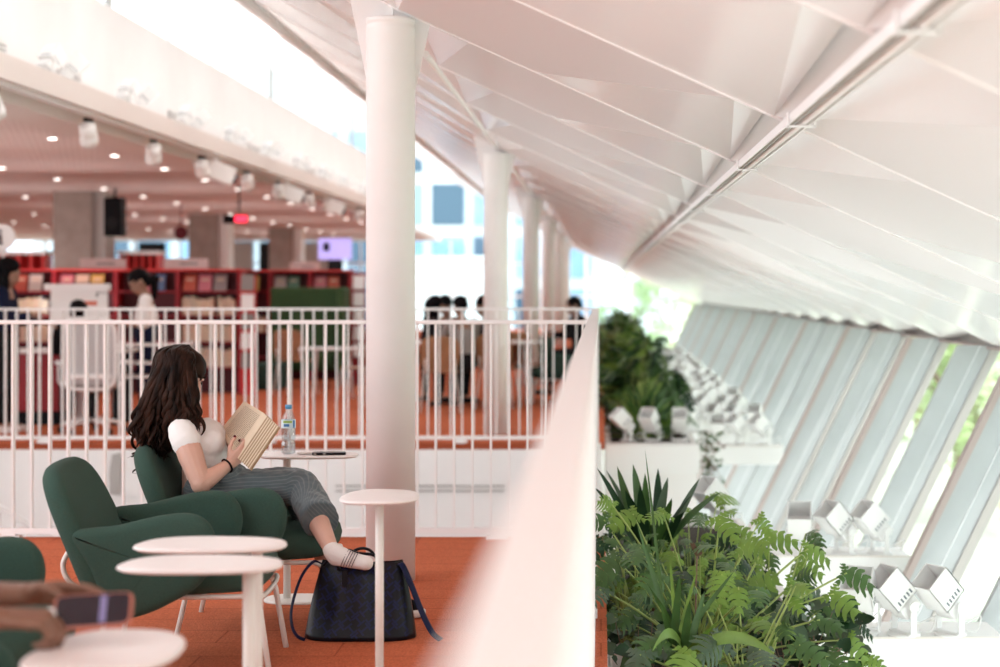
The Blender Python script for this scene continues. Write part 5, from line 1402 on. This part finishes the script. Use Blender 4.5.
for (px, Z, lb, nn, rad, sd) in ((640, 7.6, 'low undergrowth of small round leaves at the left of the near planter', 70, .28, 1), (720, 8.3, 'low dark undergrowth among the stalks in the near planter', 90, .40, 2), (790, 8.0, 'low undergrowth of small leaves at the right edge of the near planter', 80, .32, 3), (700, 9.6, 'low leafy plant behind the stalks in the near planter', 170, .42, 4), (835, 8.05, 'trailing small-leaved plant spilling over the right planter edge', 40, .18, 6)):
    r = random.Random(sd); base = V((bx(px, Z), Z, -.32)); root = T('leafy_undergrowth', lb, 'plant', base, 0, 'undergrowth plants'); f1, s1 = nb(), nb()
    for i in range(nn):
        a = r.uniform(0, 2*PI); q = r.random()**.6*rad; h = r.uniform(.02, .36)*(1.1-.5*q/rad)
        p = V((q*math.cos(a), q*math.sin(a), h)); heart(f1, p, (math.cos(a)+r.uniform(-.5, .5), -.5+r.uniform(-.6, .6), r.uniform(-.5, .5)), (r.uniform(-.4, .4), -.6, .7), r.uniform(.04, .085), r.choice((1, 2, 2, 2, 3)))
        if i % 3 == 0: petiole(s1, (p.x*.4, p.y*.4, 0), p, .002, .05)
    O('foliage', f1, ['leafA', 'leafB', 'leafC', 'leafD'], root, fix=False); O('stems', s1, 'stemred', root)
# dry bract
q = P(697, 556, 7.6); bb = nb()
for i in range(7): strap(bb, (0, 0, 0), (R.uniform(-.03, .03), R.uniform(-.03, 0), R.uniform(.0, .06)), .008, .1)
tube(bb, [(0, 0, 0), (-.005, .05, -.3), (.0, .15, -.55)], .004, 6); o = O('dry_shoot', bb, 'leafR', fix=False); o.location = q; tag(o, 'brownish dry shoot standing among the green stalks', 'plant')

# bushes in the farther planter
bmesh_ = []
for vi in range(4):
    r = random.Random(100+vi); f1, s1 = nb(), nb()
    for i in range(210):
        a = r.uniform(0, 2*PI); e = r.uniform(-.1, 1.4); l = r.uniform(.45, 1.0); rr = V((.50*math.cos(a)*math.cos(e), .6*math.sin(a)*math.cos(e), .95*math.sin(e)+.1))*l
        if vi % 2 == 0: strap(f1, rr*.55, rr+V((rr.x*.5, rr.y*.5, -.05)), r.uniform(.010, .022), .12, seg=5, mi=r.choice((0, 1, 1, 2)))
        else: lobed(f1, rr, (rr.x+r.uniform(-.3, .3), rr.y-.3, r.uniform(-.5, .4)), (0, -.6, .8), r.uniform(.14, .24), wd=.45, n=4, droop=.6, mi=r.choice((0, 1, 1, 2)))
        if i % 4 == 0: petiole(s1, (0, 0, 0), rr, .005, .05)
    bmesh_.append((mesh_of('foliage', f1, ['leafA', 'leafB', 'leafC'], fix=False), mesh_of('stems', s1, ['stem'])))
for j in range(19):
    Y = 19.3+1.55*j; vi = [0, 1, 3, 2][j % 4] if j < 4 else RP.randrange(4)
    lb = {0: 'spiky bush at the front of the farther planter', 1: 'second bush in the farther planter, behind the spiky one'}.get(j, 'green bush in the receding row of the farther planter')
    root = T('bush', lb, 'plant', (.42+RP.uniform(-.06, .08), Y, -.26), RP.uniform(0, 6), 'bushes of the farther planter'); k_ = (.78 if j == 0 else 1.0)*RP.uniform(.95, 1.12)
    root.scale = (k_*.9, k_, k_)
    O('foliage', bmesh_[vi][0], None, root); O('stems', bmesh_[vi][1], None, root)
r = random.Random(8); base = P(706, 440, 19.2); root = T('trailing_plant', 'reddish trailing plant hanging over the third shelf', 'plant', base); f1, s1 = nb(), nb()
for i in range(120):
    u = r.random(); p = V((r.gauss(0, .07)+.03*u, -.14+r.uniform(-.08, .05), -.55*u+.12)); heart(f1, p, (r.uniform(-1, 1), -1, r.uniform(-.8, .3)), (0, -.5, .8), r.uniform(.03, .06), r.choice((0, 1, 1, 2)))
for i in range(8): tube(s1, catmull([(r.gauss(0, .03), 0, .1), (r.gauss(0, .05), -.15, .02), (r.gauss(.02, .06), -.16, -.3), (r.gauss(.04, .07), -.16, -.45)], 4, False), .003, 5)
O('foliage', f1, ['leafR', 'leafB', 'leafD'], root, fix=False); O('stems', s1, 'stemred', root)

# ------------------------------------------------------------------ outside
tm = []
for vi in range(3):
    r = random.Random(300+vi); f1 = nb()
    cl = [(V((r.gauss(0, 1.3), r.gauss(0, 1.3), r.uniform(1.6, 6.5))), r.uniform(.6, 1.2)) for _ in range(16)]
    for i in range(5200):
        c, rad = r.choice(cl); d = V((r.gauss(0, 1), r.gauss(0, 1), r.gauss(0, 1))).normalized(); p = c+d*rad*r.uniform(.6, 1)
        s_ = r.uniform(.06, .14); u, w_ = frame(V((r.gauss(0, 1), r.gauss(0, 1), r.gauss(0, 1)+1)))
        f1.faces.new([f1.verts.new(q) for q in (p-u*s_, p+w_*s_*.5, p+u*s_, p-w_*s_*.5)])
    s1 = nb(); tube(s1, [(0, 0, -1.5), (.1, 0, 1), (.0, .1, 3), (.2, 0, 5)], [.16, .13, .1, .04], 10)
    for c, rad in cl[:7]: tube(s1, [(.05, .05, 1.2+r.random()), c*.6+V((0, 0, 1)), c], [.06, .04, .02], 6)
    tm.append((mesh_of('foliage', f1, 'tree', fix=False), mesh_of('trunk', s1, 'bark')))
for j, (x, y) in enumerate(((11, 16), (15, 24), (10, 30), (14, 39), (9.5, 46), (11, 56), (3.4, 70), (8, 76), (1.2, 82), (12, 68), (9.5, 22.5), (9, 9), (17, 32), (19, 46))):
    root = T('tree', 'pale sunlit tree outside the slanted windows' if y < 60 else 'pale sunlit tree beyond the glass end of the hall', 'tree', (x, y, -4.5+R.uniform(-.2, .6)), R.uniform(0, 6), 'trees outside the side windows' if y < 60 else 'trees beyond the end glass')
    O('foliage', tm[j % 3][0], None, root); O('trunk', tm[j % 3][1], None, root)
t = T('office_building', 'pale building with blue windows across the street behind the end glass', 'building', (-13, 92, -4.5))
bb = nb(); bbox(bb, -16, 13.2, 0, 8, 0, 17); O('wall', bb, 'bldg', t)
for i in range(13):
    for j in range(5):
        bb = nb(); x = -15+i*2.15; bbox(bb, x, x+1.7, -.05, .0, 1+j*2.7, 3.1+j*2.7); O('window', bb, 'bglass' if (i+j) % 3 else 'bglass2', t)
bb = nb(); bbox(bb, 0, 5.2, 0, 5, 0, 6.9); o = O('white_annex', bb, 'bldgw'); o.location = (-9.9, 80, -4.5+.4); tag(o, 'blank bright white building front seen between the near columns', 'building')

# ------------------------------------------------------------------ lamps of the place, then added ceiling fill
for y in (18, 26, 34, 44):   # library ceiling lighting
    area('library_ceiling_light', (-9.5, y, 2.90), 1.2, 12, (0, 0, -1), (1, .90, .84))
def lamp(name, loc, direction, energy, cone=130, col=(1, .98, .96)):
    l = bpy.data.lights.new(name, 'SPOT'); l.energy = energy; l.spot_size = math.radians(cone); l.spot_blend = 1; l.shadow_soft_size = .05; l.color = col
    o = bpy.data.objects.new(name, l); COL.objects.link(o); o.location = loc; o.rotation_euler = (-V(direction)).to_track_quat('Z', 'Y').to_euler()
for y in (8.99, 11.67, 16, 19.7, 24, 29, 35, 42):   # the shelf spotlights wash the folded roof
    for X in (1.35, 1.75): lamp('shelf_spot_beam', (X-.15, y-.1, ZS+.36), (-.45, -.1, 1), 7)
for i in range(12):                                 # so do those on the left ledge
    lamp('ledge_spot_beam', (-4.62, 13.6+2.6*i, 3.50), (1, -.2, .6), 130, 118)

for y in (15, 19, 23, 28, 34, 41, 49):              # unseen fill lamps, added to brighten the library ceiling
    for x in (-6.4, -9.4): lamp('library_ceiling_fill', (x-(y % 2)*.5, y, .8), (0, .2, 1), 30, 170, (1, .95, .93))
